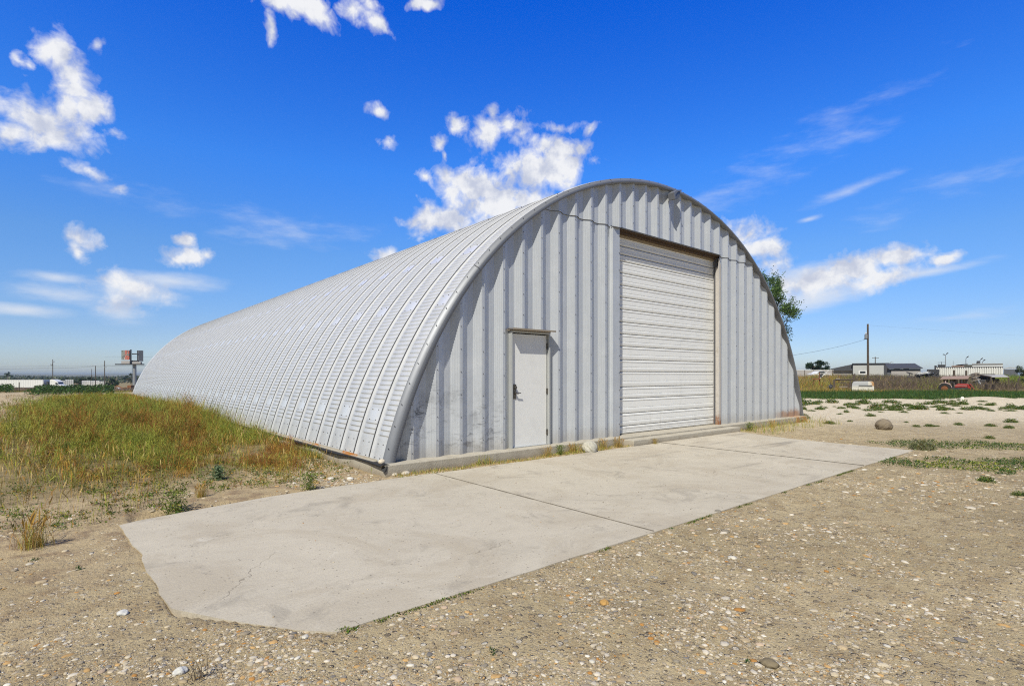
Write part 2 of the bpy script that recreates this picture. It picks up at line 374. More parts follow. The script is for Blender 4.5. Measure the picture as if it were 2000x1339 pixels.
def ground_material():
    m = bpy.data.materials.new('dry_earth'); m.use_nodes = True
    T = NT(m.node_tree); b = T.n['Principled BSDF']; b.inputs['Roughness'].default_value = .95; b.inputs['Specular IOR Level'].default_value = .15
    geo = T.new('ShaderNodeNewGeometry'); P = geo.outputs['Position']
    at_ = T.new('ShaderNodeAttribute', attribute_name='tint'); sep = T.new('ShaderNodeSeparateXYZ'); T.link(at_.outputs['Vector'], sep.inputs[0])
    R, G, B = sep.outputs
    big = T.noise(P, .55, 5, .6); mid = T.noise(P, 4, 4, .65); fine = T.noise(P, 42, 3, .7); grit = T.noise(P, 170, 2, .7)
    sand = T.mix(T.ramp(big, .35, .66), (.415, .322, .19, 1), (.515, .405, .25, 1))
    sand = T.mix(T.ramp(mid, .42, .68), sand, (.30, .215, .135, 1))
    sand = T.mix(B, sand, T.mix(T.ramp(mid, .35, .7), (.70, .61, .455, 1), (.59, .50, .36, 1)))
    grav = T.mix(T.ramp(big, .4, .62), (.435, .35, .208, 1), (.52, .422, .262, 1))
    grav = T.mix(T.ramp(mid, .4, .7), grav, (.37, .28, .16, 1))
    grav = T.mix(T.math('MULTIPLY', T.ramp(T.noise(P, .38, 4, .6, .6), .52, .68), .6), grav, (.29, .225, .13, 1))
    col = T.mix(R, sand, grav)
    # small stones pressed into the surface
    hts = []
    for sc, keep, amt in ((38, .52, .95), (85, .42, .85), (19, .68, .9)):
        vo = T.new('ShaderNodeTexVoronoi'); vo.inputs['Scale'].default_value = sc; T.link(P, vo.inputs['Vector'])
        vo.inputs['Randomness'].default_value = 1
        s2 = T.new('ShaderNodeSeparateColor'); T.link(vo.outputs['Color'], s2.inputs[0])
        inside = T.ramp(vo.outputs['Distance'], .40, .30)
        pick = T.math('GREATER_THAN', T.math('ADD', s2.outputs[0], T.math('MULTIPLY_ADD', mid, .9, -.45)), keep)
        mask = T.math('MULTIPLY', T.math('MULTIPLY', inside, pick), T.math('MULTIPLY_ADD', R, .8, .12))
        cr = T.new('ShaderNodeValToRGB'); T.link(s2.outputs[1], cr.inputs[0])
        e = cr.color_ramp.elements; e[0].position = 0; e[0].color = (.16, .13, .10, 1); e[1].position = 1; e[1].color = (.66, .62, .54, 1)
        for p_, c_ in ((.25, (.27, .22, .16, 1)), (.42, (.40, .33, .24, 1)), (.56, (.46, .30, .13, 1)), (.64, (.50, .40, .27, 1)), (.82, (.56, .49, .39, 1))):
            q = e.new(p_); q.color = c_
        col = T.mix(T.math('MULTIPLY', mask, amt), col, cr.outputs[0])
        hts.append(T.math('MULTIPLY', mask, 12. / sc))
    soil = T.mix(T.ramp(mid, .4, .65), (.24, .185, .095, 1), (.16, .14, .05, 1))
    col = T.mix(T.math('MULTIPLY', G, .85), col, soil)
    col = T.mix(T.math('MULTIPLY', T.ramp(fine, .35, .75), .35), col, T.mix(.55, col, (.10, .08, .05, 1)))
    spk = T.ramp(grit, .6, .72)
    col = T.mix(T.math('MULTIPLY', spk, .3), col, (.55, .46, .34, 1))
    T.link(col, b.inputs['Base Color'])
    h = T.math('ADD', T.math('MULTIPLY', fine, .5), T.math('MULTIPLY', grit, .22))
    for q in hts: h = T.math('ADD', h, q)
    h = T.math('ADD', h, T.math('MULTIPLY', mid, 1.2))
    bp = T.new('ShaderNodeBump'); bp.inputs['Distance'].default_value = .034; bp.inputs['Strength'].default_value = 1
    T.link(h, bp.inputs['Height']); T.link(bp.outputs[0], b.inputs['Normal'])
    return m
M_ground = ground_material()
build_ground()

def concrete_extra(T, P, colour, b):
    geo = T.new('ShaderNodeNewGeometry'); W = geo.outputs['Position']
    st = T.ramp(T.noise(W, .7, 6, .68, 1.2), .44, .66)
    c = T.mix(T.math('MULTIPLY', st, .6), colour, (.40, .345, .265, 1))
    st2 = T.ramp(T.noise(W, 1.7, 6, .72, .8), .53, .70)
    c = T.mix(T.math('MULTIPLY', st2, .6), c, (.29, .26, .215, 1))
    wh = T.ramp(T.noise(W, 2.9, 6, .7, .5), .6, .75)
    c = T.mix(T.math('MULTIPLY', wh, .5), c, (.62, .58, .51, 1))
    # tyre rub running from the roller door
    mp = T.new('ShaderNodeMapping'); T.link(W, mp.inputs[0]); mp.inputs['Rotation'].default_value = (0, 0, RD(24)); mp.inputs['Scale'].default_value = (.16, 1.3, 1)
    sk = T.ramp(T.noise(mp.outputs[0], 1.6, 5, .6), .56, .74)
    sx = T.new('ShaderNodeSeparateXYZ'); T.link(W, sx.inputs[0])
    sk = T.math('MULTIPLY', sk, T.ramp(sx.outputs[0], 2.2, 5.5))
    c = T.mix(T.math('MULTIPLY', sk, .9), c, (.20, .18, .155, 1))
    vo = T.new('ShaderNodeTexVoronoi'); vo.inputs['Scale'].default_value = 26; T.link(W, vo.inputs['Vector'])
    sp = T.new('ShaderNodeSeparateColor'); T.link(vo.outputs['Color'], sp.inputs[0])
    pit = T.math('MULTIPLY', T.math('LESS_THAN', vo.outputs['Distance'], .17), T.math('GREATER_THAN', sp.outputs[0], .80))
    c = T.mix(T.math('MULTIPLY', pit, .55), c, (.13, .105, .08, 1))
    # broom drag lines and grit
    bm = T.new('ShaderNodeMapping'); T.link(W, bm.inputs[0]); bm.inputs['Scale'].default_value = (2.2, 60, 1)
    c = T.mix(T.math('MULTIPLY', T.ramp(T.noise(bm.outputs[0], 1.4, 3, .6), .4, .7), .16), c, (.27, .24, .19, 1))
    c = T.mix(T.math('MULTIPLY', T.ramp(T.noise(W, 95, 3, .7), .5, .72), .38), c, (.24, .205, .155, 1))
    # hairline cracks
    v2 = T.new('ShaderNodeTexVoronoi', feature='DISTANCE_TO_EDGE'); v2.inputs['Scale'].default_value = .42
    wv = T.new('ShaderNodeVectorMath', operation='MULTIPLY_ADD'); T.link(T.noise(W, 2.2, 4, .6, 0, 'Color'), wv.inputs[0]); wv.inputs[1].default_value = (.55, .55, 0); T.link(W, wv.inputs[2])
    T.link(wv.outputs[0], v2.inputs['Vector'])
    crk = T.math('MULTIPLY', T.math('LESS_THAN', v2.outputs['Distance'], .0018), T.ramp(T.noise(W, .9, 2, .5), .54, .6))
    c = T.mix(T.math('MULTIPLY', crk, .6), c, (.14, .115, .09, 1))
    bp = T.new('ShaderNodeBump'); bp.inputs['Distance'].default_value = .004
    T.link(T.math('SUBTRACT', T.math('ADD', T.noise(W, 60, 4, .7), T.math('MULTIPLY', T.noise(W, 5, 3), 1.5)), T.math('MULTIPLY', pit, .8)), bp.inputs['Height']); T.link(bp.outputs[0], b.inputs['Normal'])
    return c
M_concrete = material('broom_concrete', (.50, .452, .37), .85, 0, .12, 1.1, spec=.25, extra=concrete_extra)

def build_apron():
    z = .035
    raw = [(-2.8, -4.42), (-2.98, -4.25), (-3.25, -3.85), (-3.48, -3.46), (-3.51, -3.15), (-3.50, -2.9), (-3.525, -2.6), (-3.515, -2.2), (-3.50, -2.08), (-3.545, -1.75), (-3.56, -1.3), (-3.58, -.93), (-3.4, -.82)]
    left = []
    for (xa, ya), (xb, yb) in zip(raw[:-1], raw[1:]):
        for q in np.arange(0, 1, .2): 
            xx, yy = xa + (xb - xa) * q, ya + (yb - ya) * q; left.append((float(xx + .022 * (fbm([yy * 5.3], [xx * 3], 9, 4)[0] - .5)), float(yy + .03 * (fbm([xx * 6 + yy * 3], [4.], 19, 3)[0] - .5))))
    def edge(x0, x1, y, amp, n, seed):
        xs = np.linspace(x0, x1, n)
        return [(float(a), float(y + amp * (fbm([a * 2.3], [seed], seed, 4)[0] - .5))) for a in xs]
    j1, j2 = .27, 6.02
    back1 = [(-3.0, -.74), (-2.6, -.66), (-2.1, -.56), (-1.6, -.52)] + edge(-1.2, j1 - .008, -.49, .05, 6, 3)
    p1 = left + back1 + edge(j1 - .008, -2.6, -4.42, .04, 14, 5)
    p2 = edge(j1 + .008, j2 - .006, -.5, .05, 16, 3) + edge(j2 - .006, j1 + .008, -4.41, .04, 16, 5)
    right = [(9.5, -.42), (9.35, -.9), (9.1, -1.5), (8.92, -2.1), (8.83, -2.9), (8.8, -3.7), (8.78, -4.42)]
    p3 = edge(j2 + .006, 9.3, -.45, .06, 9, 3) + right + edge(8.6, j2 + .006, -4.42, .04, 9, 5)
    mb = MB()
    for k, p in enumerate((p1, p2, p3)):
        mb.prism(p, z - .004 * (k == 1), -.12, axis='z')
    for jx in (j1, j2):                       # dirt packed in the joints, a little below the top
        n = 160; ys = np.linspace(-4.40, -.51, n); w = (.002 if jx > 3 else .005) + .02 * np.clip(np.array([fbm([y * 6.], [jx], 29, 4)[0] for y in ys]) - .18, 0, 1)
        vs = [(jx - w[i], ys[i], z + .0022) for i in range(n)] + [(jx + w[i], ys[i], z + .0022) for i in range(n)]
        mb.add(vs, [(i, i + 1, n + i + 1, n + i) for i in range(n - 1)], 1)
    o = mb.build('concrete_pavement', [M_concrete, material('joint_dirt', (.19, .16, .115), .95, 0, 1.0, 9)])
    return structure(o)
build_apron()
# ------------------------------------------------------------------ the arched steel hut
AX, AZ, R = 7.174, -1.7492, 7.752
ZF, HUT_L, YF = .1825, 38.0, -.2324
TH0 = math.asin((ZF - AZ) / R)                       # arch angle at the foundation
X_L = AX - R * cos(TH0); X_R = AX + R * cos(TH0)
DOOR = (2.196, 3.144, 2.312); GATE = (5.258, 9.434, 4.711)
def arch_top(x, r): return AZ + sqrt(max(r * r - (x - AX) ** 2, 0))

def wall_extra(T, P, colour, b):
    geo = T.new('ShaderNodeNewGeometry'); W = geo.outputs['Position']
    s = T.new('ShaderNodeSeparateXYZ'); T.link(W, s.inputs[0]); x, y, z = s.outputs
    # galvanised spangle in vertical streaks
    mp = T.new('ShaderNodeMapping'); T.link(W, mp.inputs[0]); mp.inputs['Scale'].default_value = (14, 14, .35)
    stk = T.noise(mp.outputs[0], 3, 4, .65)
    c = T.mix(T.math('MULTIPLY', T.ramp(stk, .4, .75), .28), colour, (.36, .38, .41, 1))
    c = T.mix(T.math('MULTIPLY', T.ramp(T.noise(W, 1.6, 5, .65), .5, .75), .25), c, (.74, .75, .77, 1))
    # black scuffs low on the left
    m2 = T.new('ShaderNodeMapping'); T.link(W, m2.inputs[0]); m2.inputs['Rotation'].default_value = (0, RD(-24), 0); m2.inputs['Scale'].default_value = (3.2, 1, 7)
    sc = T.ramp(T.noise(m2.outputs[0], 1.5, 6, .72, .8), .48, .74)
    area = T.math('MULTIPLY', T.ramp(z, 1.75, .9), T.ramp(x, 2.5, 1.6))
    patch = T.ramp(T.noise(W, 1.1, 3, .5), .36, .6)
    c = T.mix(T.math('MULTIPLY', T.math('MULTIPLY', sc, area), T.math('MULTIPLY', patch, 1.)), c, (.05, .05, .055, 1))
    blot = T.math('MULTIPLY', T.ramp(T.noise(W, 2.3, 6, .72), .46, .7), area)
    c = T.mix(T.math('MULTIPLY', blot, .3), c, (.12, .12, .125, 1))
    # rust creeping up from the sill at the far corner
    rz = T.math('ADD', z, T.math('MULTIPLY', T.noise(W, 5, 4, .6), -.38))
    rs = T.math('MULTIPLY', T.ramp(rz, .26, .05), T.ramp(x, 12.6, 13.6))
    c = T.mix(T.math('MULTIPLY', rs, .9), c, (.34, .13, .035, 1))
    low = T.math('MULTIPLY', T.ramp(T.math('ADD', z, T.math('MULTIPLY', stk, -.35)), .34, .02), .5)
    c = T.mix(low, c, (.34, .31, .27, 1))
    # fine rolled lines
    wv = T.new('ShaderNodeTexWave', wave_type='BANDS', bands_direction='X'); wv.inputs['Scale'].default_value = 9; wv.inputs['Distortion'].default_value = 0; T.link(W, wv.inputs['Vector'])
    bp = T.new('ShaderNodeBump'); bp.inputs['Distance'].default_value = .0035; bp.inputs['Strength'].default_value = .6
    hh = T.math('ADD', T.math('MULTIPLY', wv.outputs['Fac'], .35), T.math('MULTIPLY', T.noise(W, 2.6, 3, .5), 3.0)); T.link(hh, bp.inputs['Height']); T.link(bp.outputs[0], b.inputs['Normal'])
    return c
def roof_extra(T, P, colour, b):
    geo = T.new('ShaderNodeNewGeometry'); W = geo.outputs['Position']
    s = T.new('ShaderNodeSeparateXYZ'); T.link(W, s.inputs[0])
    # every sheet weathers a little differently
    pid = T.math('FLOOR', T.math('DIVIDE', T.math('SUBTRACT', s.outputs[1], .443), .58))
    wn = T.new('ShaderNodeTexWhiteNoise', noise_dimensions='1D'); T.link(pid, wn.inputs['W'])
    c = T.mix(T.math('MULTIPLY', wn.outputs[0], .14), colour, (.50, .51, .53, 1))
    c = T.mix(T.math('MULTIPLY', T.ramp(T.noise(W, 3.5, 5, .7), .5, .7), .35), c, (.42, .43, .45, 1))
    c = T.mix(T.math('MULTIPLY', T.ramp(T.noise(W, 14, 4, .7), .6, .75), .3), c, (.30, .30, .31, 1))
    bp = T.new('ShaderNodeBump'); bp.inputs['Distance'].default_value = .004; bp.inputs['Strength'].default_value = .6
    T.link(T.noise(W, 7, 4, .6), bp.inputs['Height']); T.link(bp.outputs[0], b.inputs['Normal'])
    return c
M_wall = material('galvanised_sheet', (.52, .545, .585), .5, .25, .06, 3, extra=wall_extra)
M_roof = material('embossed_steel', (.615, .62, .63), .42, .22, .08, 5, extra=roof_extra)
M_band = material('galvanised_trim', (.20, .21, .235), .5, .4, .10, 6)
M_plate = material('plain_lap_plate', (.74, .745, .75), .33, .25, .05, 5)
M_seal = material('black_sealant', (.07, .07, .075), .7, 0, .2, 9)
M_screw = material('screw_steel', (.12, .12, .13), .5, .5, .2, 30)
M_white = material('white_enamel', (.745, .745, .735), .38, 0, .06, 1.7, extra=lambda T, P, c, b: T.mix(T.math('MULTIPLY', T.ramp(T.noise(P, 3, 6, .75), .5, .78), .22), c, (.42, .40, .36, 1)))
def gate_extra(T, P, colour, b):
    geo = T.new('ShaderNodeNewGeometry'); W = geo.outputs['Position']
    mp = T.new('ShaderNodeMapping'); T.link(W, mp.inputs[0]); mp.inputs['Scale'].default_value = (9, 1, .8)
    d = T.ramp(T.noise(mp.outputs[0], 1.2, 5, .7), .52, .8)
    c = T.mix(T.math('MULTIPLY', d, .22), colour, (.40, .38, .34, 1))
    s = T.new('ShaderNodeSeparateXYZ'); T.link(W, s.inputs[0])
    lo = T.math('MULTIPLY', T.ramp(T.math('ADD', s.outputs[2], T.math('MULTIPLY', d, -.4)), .55, .1), .3)
    return T.mix(lo, c, (.46, .42, .36, 1))
M_gate = material('ribbed_white_steel', (.80, .80, .785), .4, 0, .05, 2, extra=gate_extra)
M_lintel = material('rotten_timber', (.075, .045, .025), .9, 0, .5, 9, .01, 30)
M_board = material('tan_board', (.34, .27, .18), .85, 0, .25, 8, .004, 40)
def jamb_extra(T, P, colour, b):
    geo = T.new('ShaderNodeNewGeometry'); W = geo.outputs['Position']
    s = T.new('ShaderNodeSeparateXYZ'); T.link(W, s.inputs[0])
    r = T.ramp(T.math('ADD', s.outputs[2], T.math('MULTIPLY', T.noise(W, 7, 5, .7), -1.2)), .05, -.45)
    c = T.mix(r, colour, (.22, .085, .03, 1))
    p = T.ramp(T.noise(W, 5, 5, .7), .55, .68)
    return T.mix(T.math('MULTIPLY', p, .4), c, (.30, .26, .2, 1))
M_jamb = material('weathered_jamb', (.46, .43, .40), .75, 0, .14, 7, extra=jamb_extra)
M_dark = material('dark_gap', (.02, .02, .022), .9, 0, .2, 5)
M_bronze = material('aged_hardware', (.16, .145, .125), .35, .8, .2, 20)
M_membrane = material('black_membrane', (.018, .018, .019), .75, 0, .3, 12)
def sill_extra(T, P, colour, b):
    geo = T.new('ShaderNodeNewGeometry'); W = geo.outputs['Position']
    s = T.new('ShaderNodeSeparateXYZ'); T.link(W, s.inputs[0])
    d = T.ramp(T.noise(W, 4, 6, .7, .5), .48, .72)
    c = T.mix(T.math('MULTIPLY', d, .5), colour, (.25, .215, .16, 1))
    low = T.ramp(T.math('ADD', s.outputs[2], T.math('MULTIPLY', T.noise(W, 6, 4), -.12)), .06, -.06)
    c = T.mix(T.math('MULTIPLY', low, .6), c, (.24, .19, .13, 1))
    r = T.math('MULTIPLY', T.ramp(s.outputs[0], 13.5, 13.8), T.ramp(T.noise(W, 6, 4, .6), .42, .55))
    c = T.mix(T.math('MULTIPLY', r, .8), c, (.42, .17, .045, 1))
    return c
M_sill = material('poured_concrete', (.42, .385, .32), .9, 0, .15, 5, .006, 45, .2, extra=sill_extra)
M_rustbar = material('rusty_channel', (.44, .40, .33), .7, .2, .2, 8, extra=lambda T, P, c, b: T.mix(T.ramp(T.noise(P, 2.4, 5, .7), .54, .62), c, (.46, .21, .06, 1)))
M_lens = material('lamp_lens', (.10, .10, .10), .2, 0, .1, 10)

hut = thing('quonset_hut', 'long arched galvanised steel storage hut with a white roller door in its ribbed end wall', 'building')

def build_roof():
    pitch, first = .58, .443
    total = pi - 2 * TH0; arc = R * total
    ep = .082; nr = int(arc / ep)
    # around the arch: 4 stations per embossed ridge
    s = []; ph = []
    for i in range(nr):
        for q in (0., .07, .66, .92): s.append((i + q) * arc / nr); ph.append(q)
    s.append(arc); ph.append(0.); s = np.array(s); ph = np.array(ph)
    em = np.select([ph == 0., ph == .07, ph == .66, ph == .92], [.013, .012, .002, -.002])
    cuts = [-.02] + [first + pitch * k for k in range(0, int((HUT_L - first) / pitch))] + [HUT_L]
    V = []; F = []; FM = []; nv = 0
    m = len(s)
    prof = [(0., .010, 0), (.026, .010, 0), (.030, .0, 0), (.060, .0, 1), (.435, .0, 1), (.450, -.006, 0), (.545, -.010, 0), (.560, .004, 0), (.58, .004, 0)]
    th = TH0 + s / R
    for k in range(len(cuts) - 1):
        y0, y1 = cuts[k], cuts[k + 1]; w = (y1 - y0) / pitch
        even = k % 2
        flat = np.zeros(m, bool)
        sm = np.minimum(s, arc - s)
        flat |= sm < .34
        if k % 2 == 1: flat |= ((sm > .585) & (sm < .84)) | ((sm > 4.12) & (sm < 4.42)) | ((sm > 7.9) & (sm < 8.2))
        else: flat |= ((sm > 2.72) & (sm < 2.99)) | ((sm > 6.3) & (sm < 6.6))
        pts = prof if k > 0 else [(.10, .0, 0), (.16, .0, 1), (.435, .0, 1), (.450, -.006, 0), (.545, -.010, 0), (.560, .004, 0), (.58, .004, 0)]
        rows = []
        for (py, dr, e) in pts:
            yy = y0 + py * w if k > 0 else y0 + (py - .10) / .48 * (y1 - y0)
            rr = R + dr + np.where(flat, .002 if e else 0., em * e)
            rows.append(np.stack([AX - rr * np.cos(th), np.full(m, yy), AZ + rr * np.sin(th)], -1))
        Vk = np.stack(rows, 1)                      # m, np, 3
        n_ = len(pts); V.append(Vk.reshape(-1, 3))
        ii = np.arange(m * n_).reshape(m, n_) + nv; nv += m * n_
        f = np.stack([ii[:-1, :-1], ii[:-1, 1:], ii[1:, 1:], ii[1:, :-1]], -1)
        fm = np.zeros(f.shape[:2], int)
        if k > 0: fm[:, 0] = 1; fm[:, 1] = 1
        for c_ in range(n_ - 1):
            if pts[c_][2] and pts[c_ + 1][2]: fm[flat[:-1] & flat[1:] & (sm[:-1] > .5), c_] = 2
        F.append(f.reshape(-1, 4)); FM.append(fm.ravel())
    o = link_mesh('roof', np.concatenate(V), np.concatenate(F), [M_roof, M_seal, M_plate], hut, fmat=np.concatenate(FM))
    # bolts on the plain lap plates of the near sheets
    mb = MB()
    for k in range(0, 26):
        y0, y1 = cuts[k], cuts[k + 1]
        laps = [(.06, .27)] + ([(.63, .80), (4.16, 4.38)] if k % 2 == 1 else [(2.76, 2.95), (6.35, 6.55)])
        for a, b in laps:
            for ss in (a, b):
                for q in (.25, .62):
                    t = TH0 + ss / R; yy = y0 + (y1 - y0) * q
                    n = mathutils.Vector((-cos(t), 0, sin(t))); p = mathutils.Vector((AX, yy, AZ)) + n * (R + .0)
                    mb.tube(p, p + n * .011, .011, .008, 6)
    absorb(o, mb, M_screw)
build_roof()

def build_band():
    # the folded end of the roof sheet and the rippled angle that ties it to the wall
    n = 1000; th = np.linspace(TH0, pi - TH0, n)
    def ring(r, y): return np.stack([AX - r * np.cos(th), np.full(n, y) if np.isscalar(y) else y, AZ + r * np.sin(th)], -1)
    a = np.arange(n)
    wide = .92 + .6 * (1 - sstep(th, TH0 + .1, TH0 + .9))          # the flange is deeper towards the ground
    r1 = R - .054 * wide; r2 = R - .112 * wide
    V = np.concatenate([ring(R + .003, .0), ring(R + .003, -.020), ring(r1, -.070)])
    F = np.concatenate([np.stack([a[:-1] + n * k, a[1:] + n * k, a[1:] + n * (k + 1), a[:-1] + n * (k + 1)], -1) for k in (0, 1)])
    flange = link_mesh('arch_flange', V, F, M_band, hut)
    rip = np.where(np.arange(n) % 2 == 0, -.006, .0)
    rip = rip * np.where((th < TH0 + .75), 1, .35)
    V = np.concatenate([ring(r1, -.072), ring(r1 - .006, -.074 + rip), ring(r2, -.074 + rip), ring(r2 - .004, -.066), ring(r2 - .004, .07)])
    F = np.concatenate([np.stack([a[:-1] + n * k, a[1:] + n * k, a[1:] + n * (k + 1), a[:-1] + n * (k + 1)], -1) for k in range(4)])
    link_mesh('arch_angle', V, F, M_band, hut)
    mb = MB()
    for t in np.arange(TH0 + .03, pi - TH0, .045):
        c = mathutils.Vector((AX - (R - .02) * cos(t), -.043, AZ + (R - .02) * sin(t))); mb.tube(c, c + mathutils.Vector((-.006 * cos(t), -.012, .006 * sin(t))), .008, .006, 6)
    # the odd sealed joint across the flange
    for t in (TH0 + .47, TH0 + 1.02, TH0 + 1.62):
        for dr in (0.,):
            p = [(AX - (R + e) * cos(t), yy, AZ + (R + e) * sin(t)) for e, yy in ((.006, -.023), (-.054, -.077), (-.113, -.084))]
            mb.path(p, .004, 5)
    absorb(flange, mb, M_screw)
build_band()

def build_end_wall():
    S, x0 = .4619, .2063
    D = .074
    pts = []
    for k in range(-2, 33):
        e = x0 + S * k
        for dx, dy in ((0, 0), (.145, D), (.262, D), (.407, 0)): pts.append((e + dx, dy))
    def depth(x):
        for (a, ya), (b, yb) in zip(pts[:-1], pts[1:]):
            if a <= x <= b: return ya + (yb - ya) * (x - a) / (b - a) if b > a else ya
        return 0.
    xs = set(p[0] for p in pts)
    xs |= {DOOR[0] - .015, DOOR[1] + .015, GATE[0] - .24, GATE[0], GATE[1], GATE[1] + .03}
    for a, b in zip(pts[:-1], pts[1:]):
        for q in (.25, .5, .75): xs.add(a[0] + (b[0] - a[0]) * q)
    lim = R - .09
    xl = AX - sqrt(lim * lim - (ZF - AZ) ** 2); xr = 2 * AX - xl
    xs = sorted(x for x in xs | {xl, xr} if xl - 1e-6 <= x <= xr + 1e-6)
    lap = GATE[2]
    mb = MB()
    def sheet(a, b, za0, zb0, za1, zb1, off, flat=False):
        ya, yb = (0., 0.) if flat else (depth(a), depth(b))
        if flat and abs(a - (GATE[0] - .24)) < 1e-4: ya = depth(a)
        if flat and abs(b - (GATE[1] + .03)) < 1e-4: yb = depth(b)
        mb.add([(a, ya + off, za0), (b, yb + off, zb0), (b, yb + off, zb1), (a, ya + off, za1)], [(0, 1, 2, 3)])
    for a, b in zip(xs[:-1], xs[1:]):
        if b - a < 1e-5: continue
        ta, tb = arch_top(a, lim), arch_top(b, lim); m = (a + b) / 2
        low = ZF
        if DOOR[0] - .015 < m < DOOR[1] + .015: low = DOOR[2]
        gate = GATE[0] < m < GATE[1]
        flat = GATE[0] - .24 < m < GATE[0] or GATE[1] < m < GATE[1] + .03
        if min(ta, tb) > lap + .01:
            if not gate: sheet(a, b, low, low, lap - .004, lap - .004, 0, flat)
            sheet(a, b, lap - .02 + (.02 if gate else 0), lap - .02 + (.02 if gate else 0), ta, tb, -.012)
        elif max(ta, tb) > low: sheet(a, b, low, low, max(ta, low), max(tb, low), 0, flat)
    # screws up the crowns, closer on the far side of the roller door
    sb = mb; SCR = []
    for k in range(0, 31):
        x = x0 + S * k - .03; top = arch_top(x, lim) - .12; z = ZF + .1 + (k * .37) % .2
        while z < top:
            inside = (DOOR[0] - .05 < x < DOOR[1] + .05 and z < DOOR[2] + .03) or (GATE[0] - .02 < x < GATE[1] + .02 and z < lap + .03) or (GATE[0] - .25 < x < GATE[0])
            y = -.012 if z > lap else 0.
            if not inside: sb.tube((x, y, z), (x, y - .010, z), .008, .006, 6, 1)
            z += .38
    for zz in (4.95, 5.2, 5.45, 5.7):
        sb.tube((GATE[0] + .03, -.012, zz), (GATE[0] + .03, -.022, zz), .009, .007, 6, 1)
    for i in range(12):
        zz = .45 + i * .37; sb.tube((GATE[0] - .02, 0, zz), (GATE[0] - .02, -.011, zz), .009, .007, 6, 1)
    wall_o = mb.build('end_wall', [M_wall, M_screw], hut)
    # dark lap line under the upper course
    lb = MB(); last = None
    path = [(x, depth(x) - .013, lap - .021) for x in xs if arch_top(x, lim) > lap + .02 and (x < GATE[0] - .24 or x > GATE[1])]
    for p, q in zip(path[:-1], path[1:]):
        if q[0] - p[0] < .6: lb.tube(p, q, .0035, .0035, 4, caps=False)
    absorb(wall_o, lb, M_dark)
    # loose flap of the upper course at the corner of the roller door
    fb = MB(); fb.add([(GATE[0] - .27, .03, lap - .022), (GATE[0] - .17, -.05, lap - .045), (GATE[0] + .02, -.06, lap - .03), (GATE[0] + .02, -.02, lap - .004), (GATE[0] - .27, .028, lap - .004)], [(0, 1, 2, 3, 4)])
    fb.build('bent_flashing', M_dark, hut)
    # back wall: plain closing sheet
    bb = MB(); t = np.linspace(TH0, pi - TH0, 60); bb.add([(AX - (R - .05) * cos(q), HUT_L - .1, AZ + (R - .05) * sin(q)) for q in t], [tuple(range(60))])
    bb.build('back_wall', [M_wall], hut)
build_end_wall()

def build_gate():
    g = MB(); YD = .2
    x0, x1 = GATE[0] + .02, GATE[1] + .10
    lines = [4.62, 4.40, 4.209, 4.059, 3.798, 3.524, 3.256, 2.989, 2.702, 2.435, 2.161, 1.86, 1.591, 1.249, .988, .654, .371, .19]
    zs = []
    for k, (a, b) in enumerate(zip(lines[:-1], lines[1:])):
        h = a - b
        # ribbed slat: groove, raised rib, flat, shallow groove, flat
        zs += [(a, .016), (a - .016, .016), (a - .026, -.002), (a - .055, -.006), (a - .066, .002), (a - .14 * h - .05, .002), (a - .62 * h, .001), (a - .62 * h - .004, .007), (a - .62 * h - .012, .007), (a - .62 * h - .018, -.001), (a - .8 * h, -.004), (b + .014, .0)]
    zs.append((lines[-1], .016))
    V = []; F = []; M = []
    for i, (z, dy) in enumerate(zs): V += [(x0, YD + dy, z), (x1, YD + dy, z)]
    for i in range(len(zs) - 1):
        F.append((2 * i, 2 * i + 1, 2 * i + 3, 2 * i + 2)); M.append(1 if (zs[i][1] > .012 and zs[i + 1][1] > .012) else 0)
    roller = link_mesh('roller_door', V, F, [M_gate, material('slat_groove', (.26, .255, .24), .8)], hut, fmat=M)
    MB().box(((x0 + x1) / 2, YD + .002, .172), (x1 - x0, .03, .02)).build('weather_strip', [M_membrane], roller)
    lb = MB()
    lb.box((7.40, .105, 4.69), (4.29, .17, .03)); lb.box((7.40, .13, 4.655), (4.29, .10, .06))
    lb.build('lintel', [M_lintel], hut, bevel=.008)
    MB().box((7.40, .185, 4.60), (4.29, .025, .07)).build('head_board', [M_board], hut)
    MB().box((7.346, .017, GATE[2] - .0115), (4.20, .128, .006)).build('drip_flashing', [M_band], hut)
    jb = MB()
    jb.box((GATE[1] + .07, .11, 2.33), (.05, .20, 4.30))                      # right jamb, facing the opening
    jb.box((GATE[1] + .022, .02, 2.40), (.040, .03, 4.44))
    jb.build('door_jamb', [M_jamb], hut, bevel=.004)
    tb = MB(); tb.box((GATE[1] + .043, .165, 2.33), (.012, .05, 4.3)); tb.box((GATE[1] + .03, .12, 4.52), (.03, .11, .25)); tb.build('door_track', [M_screw], hut)
    MB().box((GATE[0] + .008, .09, 2.42), (.012, .14, 4.5)).build('door_track', [M_screw], hut)
    # floor strip behind the roller door and its concrete sill
build_gate()

